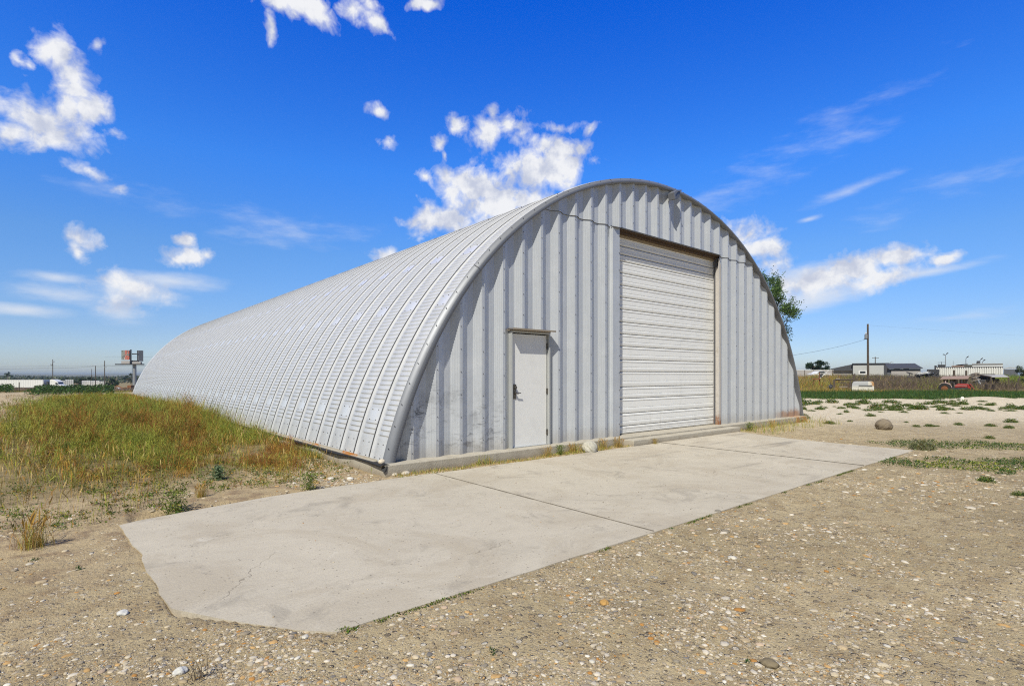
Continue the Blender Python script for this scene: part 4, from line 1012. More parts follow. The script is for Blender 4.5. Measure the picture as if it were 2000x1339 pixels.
# -------- single plants: one of each kind, then copies
def proto(kind, seed):
    g = np.random.default_rng(seed)
    if kind == 'barley':        # a tuft of foxtail barley
        n = 170; P = np.stack([g.normal(0, .055, n), g.normal(0, .055, n), np.zeros(n)], -1)
        return [blades(P, g.uniform(.10, .30, n), np.full(n, .0034), np.abs(g.normal(.42, .22, n)), seed, pick(g, n, [STRAW, OCHRE, YGREEN, OLIVE], [2, 3, 2, 1])), blades(P[:22], g.uniform(.22, .36, 22), np.full(22, .011), np.abs(g.normal(.32, .18, 22)), seed + 1, pick(g, 22, [(.38, .27, .11), OCHRE], [3, 2]), head=1.), blades(P[:22] + np.array([.004, .003, 0]), g.uniform(.2, .34, 22), np.full(22, .008), np.abs(g.normal(.32, .18, 22)), seed + 5, pick(g, 22, [(.30, .22, .09), OCHRE], [3, 2]), head=1.)], M_grass
    if kind == 'thistle':       # upright rosette with toothed grey green leaves
        parts = []; n = 34
        for i in range(n):
            a = i * 2.4; e = .18 + .8 * i / n; L = .34 * (1 - .5 * i / n); z0 = .30 * i / n
            k = 9; tt = np.linspace(.1, 1, k)
            d = np.array([cos(a) * cos(e), sin(a) * cos(e), sin(e)])
            P = np.array([0, 0, z0]) + d[None] * (L * tt)[:, None] + np.array([0, 0, -.10 * L])[None] * (tt ** 2)[:, None]
            parts.append(leaves(np.repeat(P, 3, 0), np.repeat(.075 * (1.15 - tt) + .025, 3), seed + i, pick(g, 3 * k, [(.17, .25, .12), (.24, .31, .19), (.09, .15, .06)], [3, 3, 1]), e, .42))
        parts.append(blades(np.zeros((5, 3)), np.array([.45, .4, .36, .3, .42]), np.full(5, .016), np.array([.05, .15, .1, .2, .12]), seed, pick(g, 5, [GREEN], [1])))
        return parts, M_leaf
    if kind == 'mustard':       # branchy green weed
        n = 26; P = np.stack([g.normal(0, .03, n), g.normal(0, .03, n), np.zeros(n)], -1); h = g.uniform(.14, .34, n)
        m = 520; i = g.integers(0, n, m); Q = np.stack([np.clip(g.normal(0, .07, m), -.13, .13), np.clip(g.normal(0, .07, m), -.13, .13), g.uniform(.0, .28, m)], -1)
        return [blades(P, h, np.full(n, .006), np.abs(g.normal(.55, .25, n)), seed, pick(g, n, [GREEN, OLIVE], [2, 1])), leaves(Q, g.uniform(.025, .06, m), seed + 2, pick(g, m, [(.10, .16, .035), GREEN, OLIVE, YGREEN], [3, 3, 2, 1]), .5, .26)], M_leaf
    if kind == 'twig':          # dead wiry stems
        n = 16; P = np.stack([g.normal(0, .02, n), g.normal(0, .02, n), np.zeros(n)], -1)
        m = 90; Q = np.stack([np.clip(g.normal(0, .035, m), -.06, .06), np.clip(g.normal(0, .035, m), -.06, .06), g.uniform(.0, .17, m)], -1)
        return [blades(P, g.uniform(.08, .24, n), np.full(n, .0042), np.abs(g.normal(.5, .3, n)), seed, pick(g, n, [GREYB, (.12, .09, .05)], [1, 1])), leaves(Q, g.uniform(.008, .02, m), seed, pick(g, m, [GREYB, OCHRE], [1, 1]), .4, .5)], M_grass
    if kind == 'saltbush':      # low spreading grey green bush
        m = 1500; a = g.normal(size=(m, 3)); a /= np.linalg.norm(a, axis=1)[:, None]; rr = g.uniform(.35, 1, m) ** .6
        Q = a * rr[:, None] * np.array([.34, .24, .2]); Q[:, 2] = np.abs(Q[:, 2]) + .01; Q *= (1 + .5 * (fbm(a[:, 0] * 2 + 5, a[:, 1] * 2 + 5, seed, 2)[:, None] - .5))
        n = 60; P = np.zeros((n, 3)); P[:, :2] = g.normal(0, .05, (n, 2))
        return [leaves(Q, g.uniform(.02, .05, m), seed, pick(g, m, [(.17, .19, .09), (.24, .24, .14), OLIVE, (.12, .14, .06)], [3, 2, 2, 2]), .4, .36), blades(P, g.uniform(.12, .34, n), np.full(n, .005), np.abs(g.normal(.8, .3, n)), seed, pick(g, n, [GREYB, STRAW], [1, 1]))], M_leaf
    if kind == 'shrub':         # green weed clump of the sand bank
        m = 560; a = g.normal(size=(m, 3)); a /= np.linalg.norm(a, axis=1)[:, None]
        Q = a * (g.uniform(.3, 1, m) ** .6)[:, None] * np.array([.42, .36, .26]); Q[:, 2] = np.abs(Q[:, 2]) + .01; Q *= (1 + .75 * (fbm(a[:, 0] * 2.2 + 5, a[:, 1] * 2.2 + 5, seed, 2)[:, None] - .5))
        return [leaves(Q, g.uniform(.05, .11, m), seed, pick(g, m, [DEEP, (.09, .14, .035), GREEN, OLIVE, OCHRE], [3, 4, 2, 2, .5]), .5, .4)], M_leaf
    if kind == 'seedling':
        m = 30; Q = np.stack([g.normal(0, .014, m), g.normal(0, .014, m), g.uniform(.0, .02, m)], -1)
        return [leaves(Q, g.uniform(.018, .036, m), seed, pick(g, m, [DEEP, (.05, .09, .02)], [1, 1]), .35, .28)], M_leaf
def grow(kind, name, label, cat, u, v, scale=1., seed=1, base=None, z=None, group=None, rot=0.):
    parts, mat = proto(kind, seed)
    x, y, _ = gp(u, v) if base is None else (*base, 0)
    o = plant(name, parts, mat, loc=(x, y, float(surface_z(np.array(x), np.array(y))) - .005 if z is None else z), rotz=rot); o.scale = (scale,) * 3
    return tag(o, label, cat, group)
def plants():
    grow('barley', 'barley_tuft', 'straw coloured tuft of bristly barley alone on bare dirt left of the slab corner', 'grass tuft', 66, 1072, 1.0, 111)
    grow('thistle', 'thistle', 'tall grey green thistle rosette standing among the weeds left of the slab', 'thistle', 425, 938, .5, 112)
    grow('thistle', 'thistle', 'small low thistle sprouting against the black edge of the footing', 'thistle', 645, 896, .30, 119)
    grow('mustard', 'green_weed', 'feathery green weed touching the slab edge near its left corner', 'weed', 342, 999, .95, 113)
    grow('mustard', 'green_weed', 'dark leafy weed on a hump of soil just behind the rosette thistle, to its left', 'weed', 348, 915, .6, 114)
    grow('mustard', 'green_weed', 'yellowish feathery weed clump beside the slab, below the end of the footing', 'weed', 604, 960, .75, 116)
    grow('barley', 'barley_tuft', 'golden barley tuft at the slab edge, right of the feathery green weed', 'grass tuft', 392, 972, .6, 117)
    grow('twig', 'dry_weed', 'wiry dead weed at the bottom edge among white pebbles', 'dry weed', 385, 1333, .9, 121)
    grow('twig', 'dry_weed', 'thin dead sprig at the front edge of the slab', 'dry weed', 868, 1171, .28, 122)
    grow('seedling', 'seedling', 'tiny dark green seedling in the gravel below the slab', 'seedling', 962, 1283, .8, 123)
    grow('seedling', 'seedling', 'tiny seedling with a dark root in the stony gravel near the bottom right', 'seedling', 1463, 1292, .7, 124)
    grow('seedling', 'seedling', 'little green tuft on the bare soil left of the slab corner', 'seedling', 155, 1118, .9, 125)
    grow('seedling', 'seedling', 'little yellow green tuft beneath the barley tuft on bare soil', 'seedling', 68, 1097, .9, 126)
    grow('saltbush', 'saltbush', 'sprawling grey green bush at the far right corner of the slab', 'bush', 1801, 879, 1.0, 127)
    grow('barley', 'barley_tuft', 'dry barley tuft below the bottom hinge of the white entrance door', 'grass tuft', 0, 0, .62, 131, base=(2.75, -.36))
    grow('mustard', 'green_weed', 'leafy green weed just right of the entrance door at the footing', 'weed', 0, 0, .62, 132, base=(3.08, -.36))
    grow('barley', 'barley_tuft', 'green barley tuft left of the pale boulder at the end wall', 'grass tuft', 0, 0, .66, 133, base=(3.42, -.34))
    grow('barley', 'barley_tuft', 'tall straw tuft right behind the pale boulder at the end wall', 'grass tuft', 0, 0, .72, 134, base=(4.32, -.33))
    grow('barley', 'barley_tuft', 'straw tuft by the footing, the next one right of the boulder tuft', 'grass tuft', 0, 0, .72, 135, base=(4.78, -.34))
    grow('barley', 'barley_tuft', 'small yellow tuft in front of the roller door beside its left jamb', 'grass tuft', 0, 0, .42, 136, base=(5.75, -.56), z=.03)
    grow('mustard', 'green_weed', 'small green weed in the grass strip right of the roller door', 'weed', 0, 0, .8, 137, base=(10.25, -.42))
    grow('barley', 'barley_tuft', 'brown grass tuft against the footing midway to the rusty corner', 'grass tuft', 0, 0, .75, 138, base=(11.6, -.42))
    grow('saltbush', 'saltbush', 'scraggly grey weed just beyond the rusty far corner of the footing', 'bush', 0, 0, .9, 139, base=(15.3, .2))
    # clumps on the pale sand: one is built, the rest are copies
    first = None
    G = 'green weeds on the pale sand bank'
    spots = [(1560, 791, 1.5), (1590, 790, .7), (1598, 787, .8), (1625, 787, .8), (1643, 798, .6), (1612, 797, .4), (1568, 800, .5), (1585, 803, .4), (1660, 790, .6), (1686, 789, .9), (1695, 803, .6), (1672, 797, .5), (1711, 799, .9), (1725, 793, .7), (1741, 787, .9), (1752, 799, .8), (1768, 792, .6), (1781, 799, .7), (1798, 800, .9), (1815, 790, .9), (1829, 796, .6), (1833, 788, .7), (1846, 800, .8), (1858, 791, .9), (1880, 791, .8), (1890, 801, .8), (1905, 799, .7), (1924, 801, .4), (1936, 803, .4), (1960, 799, .6), (1974, 798, .7), (1995, 800, 1.), (1845, 808, .4), (1700, 814, .4), (1874, 807, .3), (1640, 810, .3), (1653, 806, .4), (1720, 806, .35), (1765, 806, .4)]
    gs = np.random.default_rng(5); spots += [(float(gs.uniform(1570, 1998)), float(gs.uniform(786, 803)), float(gs.uniform(.22, .6))) for _ in range(46)]
    for i, (u, v, s) in enumerate(spots):
        x, y, _ = gp(u, v); z = float(surface_z(np.array(x), np.array(y))) - .02
        if first is None:
            parts, mat = proto('shrub', 141); first = plant('sand_weed', parts, mat, loc=(x, y, z)); first.scale = (s,) * 3
            tag(first, 'low green weed clump growing on the pale sand beyond the hut', 'weed', G)
        else: dup(first, (x, y, z), i * 1.7, None, G, (s * (1 + .3 * sin(i)), s, s * (.85 + .3 * cos(i * 2.1))))
    G2 = 'weeds dotted over the open yard'; first2 = None
    for i, (u, v, s) in enumerate([(1975, 825, .5), (1935, 833, .35), (1970, 836, .35), (1872, 830, .35), (1815, 833, .35), (1790, 834, .3), (1620, 828, .4), (1660, 823, .25), (1770, 826, .2), (1830, 833, .2), (1933, 858, .3), (1995, 968, .25), (1925, 940, .3)]):
        x, y, _ = gp(u, v); z = float(surface_z(np.array(x), np.array(y))) - .02
        if first2 is None:
            parts, mat = proto('shrub', 151); first2 = plant('yard_weed', parts, mat, loc=(x, y, z)); first2.scale = (s,) * 3
            tag(first2, 'little dark green weed on the open gravel yard right of the slab', 'weed', G2)
        else: dup(first2, (x, y, z), i * 1.3, None, G2, s)
plants()

def strips():
    """the ditch growth and rank weeds beyond the yard"""
    g = np.random.default_rng(161)
    def polar(n, u0, u1, d0, d1, pw=1.):
        a = (g.uniform(u0, u1, n) - 1000) / FOC; dd = d0 + (d1 - d0) * g.uniform(0, 1, n) ** pw
        return CX + dd * (SY + a * CYW), CY + dd * (CYW - a * SY), dd
    # right: deep green ditch growth
    x, y, d = polar(104000, 1380, 2900, 31, 46)
    u = 1000 + FOC * ((x - CX) * CYW - (y - CY) * SY) / ((x - CX) * SY + (y - CY) * CYW)
    nb = fbm(x * .35, y * .35, 163, 3)
    near = 33.6 + (nb - .5) * 8 + g.normal(0, .35, len(x)) - 2.0 * sstep(u, 1860, 1950) * (1 - sstep(u, 1950, 1960)) + 1.0 * (1 - sstep(u, 1560, 1700))
    k = d > near; x = x[k]; y = y[k]; d = d[k]; n = len(x)
    P = np.stack([x, y, ground_z(x, y) - .02], -1)
    c = pick(g, n, [DEEP, (.035, .085, .015), (.06, .11, .025), OLIVE], [4, 3, 2, 1]); t = (d > 43) & (g.uniform(0, 1, n) < sstep(d, 42, 46) * .8)
    c = np.where(t[:, None], pick(g, n, [OCHRE, YGREEN, OLIVE, RUST], [3, 2, 2, 1]), c)
    stuff(plant('ditch_grass', [blades(P, g.uniform(.12, .42, n) * (.4 + 1.2 * fbm(x * .45, y * .45, 5, 3)), g.uniform(.012, .028, n), np.abs(g.normal(.4, .25, n)), 165, c), leaves(P + np.stack([g.normal(0, .1, n), g.normal(0, .1, n), g.uniform(.02, .34, n) * fbm(x * .45, y * .45, 5, 3)], -1), g.uniform(.05, .12, n), 166, c, .4, .5)]))
    # right: rank dry weeds, ochre and yellow on the left, grey brown in the middle, green on the far right
    x, y, d = polar(200000, 1380, 2900, 45, 112, 1.4)
    u = 1000 + FOC * ((x - CX) * CYW - (y - CY) * SY) / ((x - CX) * SY + (y - CY) * CYW)
    n = len(x); nb = fbm(x * .16, y * .16, 171, 4) + g.normal(0, .06, n)
    c = pick(g, n, [(.17, .125, .09), (.115, .085, .062), (.22, .165, .115), STRAW, OLIVE], [5, 6, 2, .4, .6])
    lefty = (u < 1640 + (nb - .5) * 160); c = np.where(lefty[:, None], pick(g, n, [OCHRE, (.42, .34, .06), RUST, YGREEN, GREYB, (.16, .12, .085)], [3, 1.6, 1.6, 1.6, 2, 2]), c)
    band = (d < 48.5 + (nb - .5) * 4); c = np.where((band & (g.uniform(0, 1, n) < .75))[:, None], pick(g, n, [OCHRE, YGREEN, STRAW, OLIVE], [3, 2, 1, 2]), c)
    righty = (u > 1938 + (nb - .5) * 100) & (d > 66); c = np.where(righty[:, None], pick(g, n, [(.13, .19, .03), YGREEN, DEEP], [4, 2, 1]), c)
    grn = (nb > .63) & (g.uniform(0, 1, n) < .7); c = np.where(grn[:, None], pick(g, n, [(.15, .19, .03), YGREEN, OLIVE], [3, 2, 1]), c)
    P = np.stack([x, y, ground_z(x, y) - .03], -1); h = g.uniform(.2, .62, n) * (.55 + .9 * fbm(x * .22, y * .22, 7, 3))
    h = h * np.where(d < 53, .42, 1.0) * (.55 + 1.25 * sstep(fbm(x * .33, y * .33, 9, 3), .36, .66))
    for (u0, u1, dd) in ((1655, 1716, 48.2), (1828, 1905, 47.5), (1618, 1630, 50)): h = np.where((u > u0) & (u < u1) & (d < dd), h * .35, h)
    parts = [blades(P, h, .005 + .00033 * d, np.abs(g.normal(.5, .3, n)), 173, c)]
    m = 180000; i = g.integers(0, n, m)
    parts.append(leaves(P[i] + np.stack([g.normal(0, .15, m), g.normal(0, .15, m), h[i] * g.uniform(.3, 1., m)], -1), .015 + .0007 * d[i], 175, c[i], .3, .45))
    stuff(plant('rank_weeds', parts))
    # left: dark shrubby growth at the end of the yard, weeds and the brown berm behind it
    x, y, d = polar(34000, -330, 232, 38, 50)
    u = 1000 + FOC * ((x - CX) * CYW - (y - CY) * SY) / ((x - CX) * SY + (y - CY) * CYW)
    nb = fbm(x * .3, y * .3, 181, 3)
    k = ((u < 26) & (d > 45) & (d < 50)) | ((u > 44 + (nb - .5) * 60) & (u < 78) & (d > 39.2) & (d < 41.5)) | ((u > 74 + (nb - .5) * 40) & (u < 222) & (d > 40.5) & (d < 46))
    x = x[k]; y = y[k]; d = d[k]; nb = nb[k]; n = len(x)
    hh = np.where(d < 41.5, .40, .66) * (.55 + .9 * nb)
    P = np.stack([x, y, ground_z(x, y)], -1)
    parts = [leaves(P + np.stack([np.zeros(n), np.zeros(n), hh * g.uniform(0, 1, n) ** .7], -1), g.uniform(.09, .2, n), 183, pick(g, n, [DEEP, (.035, .075, .02), (.06, .10, .03)], [4, 3, 2]), .4, .5)]
    stuff(plant('low_thicket', parts, M_leaf))
    x, y, d = polar(26000, -330, 262, 50, 74); n = len(x); nb = fbm(x * .25, y * .25, 191, 3) + g.normal(0, .07, n)
    c = pick(g, n, [GREYB, (.20, .14, .10), (.26, .19, .13)], [3, 3, 2]); k = d < 60 + (nb - .5) * 16
    c = np.where(k[:, None], pick(g, n, [(.15, .17, .03), OLIVE, OCHRE, YGREEN], [3, 3, 2, 1]), c)
    P = np.stack([x, y, ground_z(x, y) - .03], -1)
    stuff(plant('berm_weeds', [blades(P, g.uniform(.15, .40, n) * np.where(d > 64, 1.1, .7) * (.6 + .8 * nb), np.full(n, .05), np.abs(g.normal(.4, .25, n)), 193, c)]))
    # stray weeds on the bare yard, left
    n = 260; x, y, d = polar(n, -60, 130, 16, 40); m = n * 9; cx = np.repeat(x, 9) + g.normal(0, .12, m); cy = np.repeat(y, 9) + g.normal(0, .12, m)
    stuff(plant('yard_stubble', [blades(np.stack([cx, cy, ground_z(cx, cy)], -1), g.uniform(.04, .16, m), np.full(m, .014), np.abs(g.normal(.5, .3, m)), 197, pick(g, m, [OLIVE, OCHRE, GREYB], [2, 2, 2]))]))
strips()
# ------------------------------------------------------------------ trees
def tree(name, label, loc, height, crown_r, crown_z, n_leaf, leaf, seed, pal, group=None, lobes=26, trunk_r=.16, loose=.75, spray=0.):
    g = np.random.default_rng(seed)
    t = thing(name, label, 'tree', loc, group=group)
    tb = MB(); top = mathutils.Vector((0, 0, height * .62))
    pts = [mathutils.Vector((g.normal(0, .05) * k, g.normal(0, .05) * k, height * .62 * k / 4)) for k in range(5)]; pts[0] = mathutils.Vector((0, 0, -.1))
    for k in range(4): tb.tube(pts[k], pts[k + 1], trunk_r * (1 - .2 * k), trunk_r * (.8 - .2 * k), 8)
    a = g.normal(size=(lobes, 3)); a /= np.linalg.norm(a, axis=1)[:, None]
    rr = g.uniform(.25, 1, lobes) ** .5
    C = a * rr[:, None] * np.array([crown_r[0], crown_r[0], crown_r[1]]) + np.array([0, 0, crown_z])
    C[:, 2] = np.maximum(C[:, 2], crown_z - crown_r[1])
    for c in C:
        s = pts[2] if c[2] < crown_z else pts[3]; e = mathutils.Vector(c); mid = (mathutils.Vector(s) + e) / 2 + mathutils.Vector((0, 0, -.1 * height * .2))
        tb.tube(s, mid, trunk_r * .32, trunk_r * .2, 5); tb.tube(mid, e, trunk_r * .2, trunk_r * .05, 5)
    tb.build('trunk', [M_bark], t)
    P = []; 
    i = g.integers(0, lobes, n_leaf); sz = g.uniform(.6, 1.25, lobes)[i]
    b = g.normal(size=(n_leaf, 3)); b /= np.linalg.norm(b, axis=1)[:, None]
    rad = (g.uniform(0, 1, n_leaf) ** .45)[:, None] * crown_r[0] * .34 * sz[:, None] * loose
    Q = C[i] + b * rad * np.array([1, 1, .8])
    parts = []
    col = pick(g, n_leaf, pal, np.ones(len(pal)), .25) * (.75 + .5 * g.uniform(0, 1, lobes)[i])[:, None]
    parts.append(leaves(Q, g.uniform(.7, 1.3, n_leaf) * leaf, seed, col, .2, .55))
    if spray:                                   # leafy shoots pointing up and out of the crown
        m = int(spray); i = g.integers(0, lobes, m); out = (C[i] - np.array([0, 0, crown_z])) / np.array([crown_r[0], crown_r[0], crown_r[1]])
        d = out + np.array([0, 0, .75]) + g.normal(0, .25, (m, 3)); d /= np.linalg.norm(d, axis=1)[:, None]
        L = g.uniform(.4, 1.0, m); k = 22
        tt = np.linspace(0, 1, k)
        Q = (C[i][:, None] + d[:, None] * (L[:, None] * tt[None])[..., None]).reshape(-1, 3) + g.normal(0, .06, (m * k, 3))
        parts.append(leaves(Q, g.uniform(.7, 1.2, m * k) * leaf, seed + 1, pick(g, m * k, pal, np.ones(len(pal)), .25), .5, .5))
    V, F, Cc = merge(parts); link_mesh('crown', V, F, M_leaf, t, col=Cc)
    return t
LEAFG = [(.065, .125, .035), (.10, .18, .045), (.045, .085, .024), (.15, .22, .07)]
DARKG = [(.025, .05, .016), (.035, .07, .02), (.02, .04, .014)]
def gz(x, y): return float(ground_z(np.array(float(x)), np.array(float(y))))
def put(u, d): x, y, _ = at(u, d); return (x, y, gz(x, y))

tree('ash_tree', 'leafy green tree rising behind the right flank of the arched hut', put(1492, 33), 7.8, (1.75, 2.7), 5.2, 15000, .105, 201, LEAFG, lobes=44, spray=190, loose=.8)
tree('round_tree', 'rounded dark green tree left of the grey building on the horizon', put(1598, 128), 4.2, (2.5, 1.35), 2.55, 5200, .26, 203, DARKG, lobes=34, trunk_r=.2)
tree('bushy_tree', 'bushy dark tree cut off by the right edge of the picture', put(2012, 58), 3.2, (1.15, 1.25), 1.9, 3200, .12, 205, [(.05, .075, .03), (.07, .09, .04), (.035, .055, .022)], lobes=22, trunk_r=.08)
for (u, d, h, r, s, lab) in ((152, 215, 4.2, 2.5, 207, 'dark tree between the nearest white box trailer and the utility poles'),
                             (171, 250, 4.6, 2.6, 209, 'green tree behind the pair of box trailers under the power line'),
                             (219, 205, 4.4, 2.3, 211, 'conical dark tree left of the tall billboard'),
                             (256, 320, 6.5, 4.2, 213, 'broad tree mass behind the billboard post'),
                             (15, 420, 9, 2.0, 215, 'taller of two dark trees far behind the semi trailer'),
                             (19, 430, 8.2, 2.4, 216, 'shorter of two dark trees far behind the semi trailer')):
    tree('distant_tree', lab, put(u, d), h, (r, h * .42), h * .55, 1500, .5, s, DARKG if s % 2 else LEAFG, lobes=16, trunk_r=.2)
def treeline():
    g = np.random.default_rng(221); n = 16000
    a = (g.uniform(-340, 300, n) - 1000) / FOC; dd = np.where(g.uniform(0, 1, n) < .45, g.choice([380., 520., 700.], n) + g.normal(0, 14, n), g.choice([950., 1250.], n) + g.normal(0, 30, n))
    x = CX + dd * (SY + a * CYW); y = CY + dd * (CYW - a * SY); nb = fbm(x * .012, y * .012, 223, 4)
    k = nb > .44; x = x[k]; y = y[k]; dd = dd[k]; nb = nb[k]; n = len(x)
    P = np.stack([x, y, ground_z(x, y) + g.uniform(0, 1, n) * (2.0 + 9 * (nb - .44)) * np.where(dd > 900, 1.25, 1)], -1)
    stuff(plant('distant_treeline', [leaves(P, g.uniform(1.2, 2.6, n), 225, pick(g, n, [(.05, .075, .03), (.07, .095, .04), (.04, .06, .03), (.11, .10, .06)], [3, 3, 3, 1]), .3, .8)], M_leaf))
treeline()
def hills():
    for nm, dist, hh, sd in (('far_hills', 5200., 26., 231), ('near_hills', 2600., 7., 233)):
        n = 240; az = np.radians(np.linspace(-60, 60, n)) + YAW
        rows = []
        for rr, k in ((dist * .86, 0), (dist * .93, .55), (dist, 1.), (dist * 1.12, .3)):
            x = CX + rr * np.sin(az); y = CY + rr * np.cos(az)
            h = -4.5 + k * hh * (.35 + fbm(np.degrees(az) * .12 + 3, np.full(n, sd * .1), sd, 5)); rows.append(np.stack([x, y, h], -1))
        V = np.stack(rows, 0).reshape(-1, 3); i = np.arange(4 * n).reshape(4, n)
        F = np.stack([i[:-1, :-1], i[:-1, 1:], i[1:, 1:], i[1:, :-1]], -1).reshape(-1, 4)
        structure(link_mesh(nm, V, F, material(nm + '_scrub', (.17, .16, .11), .95, 0, .25, .004), smooth=True))
hills()
# ------------------------------------------------------------------ things beyond the yard
FR = -YAW                                  # local x runs along the picture, local y away from it
def flat(name, base, rough=.6, metal=0., var=.12, scale=2., **k): return material(name, base, rough, metal, var, scale, **k)
M_wood = flat('grey_pole_wood', (.085, .065, .05), .9, 0, .25, 5)
M_steel = flat('grey_steel', (.33, .34, .36), .5, .5)
M_darksteel = flat('dark_steel', (.05, .05, .055), .6, .2)
M_truck = flat('white_truck_paint', (.72, .72, .72), .35, 0, .05)
M_glass = flat('dark_glass', (.02, .025, .03), .08, 0, .05)
M_tyre = flat('tyre_rubber', (.022, .022, .022), .85)
M_rim = flat('steel_rim', (.42, .42, .43), .4, .6)
M_red = flat('red_tractor_paint', (.30, .016, .012), .65, 0, .25, 5)
M_rustw = flat('rusted_steel', (.21, .085, .035), .85, .1, .4, 5)
M_fadepink = flat('faded_red_paint', (.50, .36, .32), .75, 0, .3, 6)
M_plank = flat('old_planks', (.24, .20, .165), .9, 0, .35, 3, stretch=(6, 6, .5))
M_rustroof = flat('rusty_roof_iron', (.34, .235, .18), .75, .2, .3, 3)
M_paleiron = flat('pale_roof_iron', (.52, .49, .44), .6, .3, .2, 2)
M_greywall = flat('light_grey_cladding', (.44, .45, .45), .7, 0, .06, .6)
M_charcoal = flat('charcoal_roof', (.055, .057, .066), .75, 0, .12, .8)
M_darkwall = flat('dark_grey_wall', (.10, .105, .12), .8, 0, .12, .8)
M_offwhite = flat('weathered_white_panel', (.66, .66, .64), .6, 0, .1, .8)
M_faded = flat('dull_wall_panel', (.36, .34, .33), .8, 0, .12, .8)

def wheel(par, name, x, y, z, r, w, rim=None):
    o = MB().lathe([(r * .55, -w / 2), (r * .93, -w / 2), (r, -w * .35), (r, w * .35), (r * .93, w / 2), (r * .55, w / 2)], (x, y, z), 24, axis='y').build(name, M_tyre, par, smooth=False)
    MB().lathe([(0, -w * .42), (r * .2, -w * .48), (r * .5, -w * .36), (r * .56, -w * .5), (r * .56, w * .5), (r * .5, w * .36), (0, w * .4)], (x, y, z), 20, axis='y').build('rim', rim or M_rim, o)
    return o

def semi():
    D = 190; x, y, z = put(46, D)
    t = thing('semi_truck', 'white semi truck hauling a long white box trailer, parked sideways far off on the left', 'truck', (x, y, z), FR)
    # local origin about the middle of the trailer; cab faces right
    L = 16.3
    tr = MB().box((0, 0, 2.62), (L, 2.6, 2.86)).build('trailer_box', M_truck, t, bevel=.05)
    rb = MB()
    for k in range(27): rb.box((-L / 2 + .3 + k * .604, -1.307, 2.62), (.03, .012, 2.7))
    rb.box((0, -1.312, 1.24), (L, .02, .12)); rb.box((0, -1.312, 4.0), (L, .02, .1)); rb.build('trim', M_steel, tr)
    MB().box((1.2, 0, 1.02), (12.5, 1.0, .3)).build('trailer_frame', M_darksteel, t)
    for k, xx in enumerate((-6.6, -5.3, 7.9, 9.2)): wheel(t, 'wheel', xx, -1.05, .52, .52, .5)
    cx = 12.6
    ch = MB().box((cx - 1.4, 0, .85), (8.2, .95, .28)).box((cx - 3.35, 0, 2.2), (.5, 2.0, 2.2)).build('chassis', M_darksteel, t)
    MB().prism([(cx - 2.2, 1.0), (cx - 2.2, 4.05), (cx - 1.5, 4.12), (cx - .7, 3.95), (cx + .35, 3.25), (cx + .75, 2.45), (cx + 1.0, 2.2), (cx + 2.55, 1.85), (cx + 2.8, 1.55), (cx + 2.85, .75), (cx + 1.0, .75), (cx + .9, 1.0)], -1.22, 1.22).build('cab', M_truck, t, bevel=.06)
    wn = MB(); wn.add([(cx - .25, -1.235, 2.35), (cx + .55, -1.235, 2.35), (cx + .42, -1.235, 2.75), (cx + .1, -1.235, 3.02), (cx - .25, -1.235, 3.02)], [(0, 1, 2, 3, 4)]); wn.build('side_window', M_glass, t)
    MB().box((cx + .56, 0, 2.86), (.02, 2.0, .72), ry=RD(-28)).build('windscreen', M_glass, t)
    MB().box((cx - .38, -1.228, 2.0), (.03, .012, 1.9)).box((cx - 1.55, -1.228, 2.4), (.03, .012, 2.6)).build('door_seam', M_steel, t)
    MB().tube((cx - 2.45, -1.0, 1.0), (cx - 2.45, -1.0, 4.2), .09).build('exhaust_stack', M_steel, t)
    wheel(t, 'wheel', cx + 1.85, -1.05, .52, .52, .34)
    for yy in (-.75, .75): MB().box((cx + 2.87, yy, 1.1), (.05, .35, .22)).build('headlight', M_glass, t)
    MB().box((cx + .75, -1.5, 2.5), (.12, .14, .55)).build('mirror', M_darksteel, t)
semi()

def box_trailer(label, u, d, w, h, rib=True):
    x, y, z = put(u, d)
    t = thing('box_trailer', label, 'trailer', (x, y, z), facing(u), 'white box trailers parked by the road')
    MB().box((0, 0, 1.1 + h / 2), (w, 8, h)).build('body', M_offwhite, t, bevel=.04)
    r = MB()
    for k in range(5): r.box((-w / 2 + .05 + k * (w - .1) / 4, -4.012, 1.1 + h / 2), (.06, .02, h))
    r.build('door_post', M_steel, t)
    MB().box((0, 0, .95), (w * .9, 7.6, .28)).build('chassis', M_darksteel, t)
    for xx in (-w * .4, w * .4): 
        o = MB().lathe([(0, -.2), (.5, -.2), (.5, .2), (0, .2)], (0, 0, 0), 18, axis='y').build('wheel', M_tyre, t, loc=(xx, -3.2, .5))
box_trailer('white box trailer seen end on, right in front of the semi truck cab', 135.5, 205, 2.45, 2.75)
box_trailer('white box trailer standing left of the thinnest utility pole', 168, 212, 2.65, 2.35)
box_trailer('white box trailer crossed by the middle utility pole', 185.5, 210, 2.75, 2.3)
box_trailer('narrow cream box trailer at the left side of the tallest utility pole', 199.5, 208, 2.1, 2.1)
box_trailer('smaller white box trailer half hidden behind the truck bonnet', 123.5, 225, 1.9, 2.2)

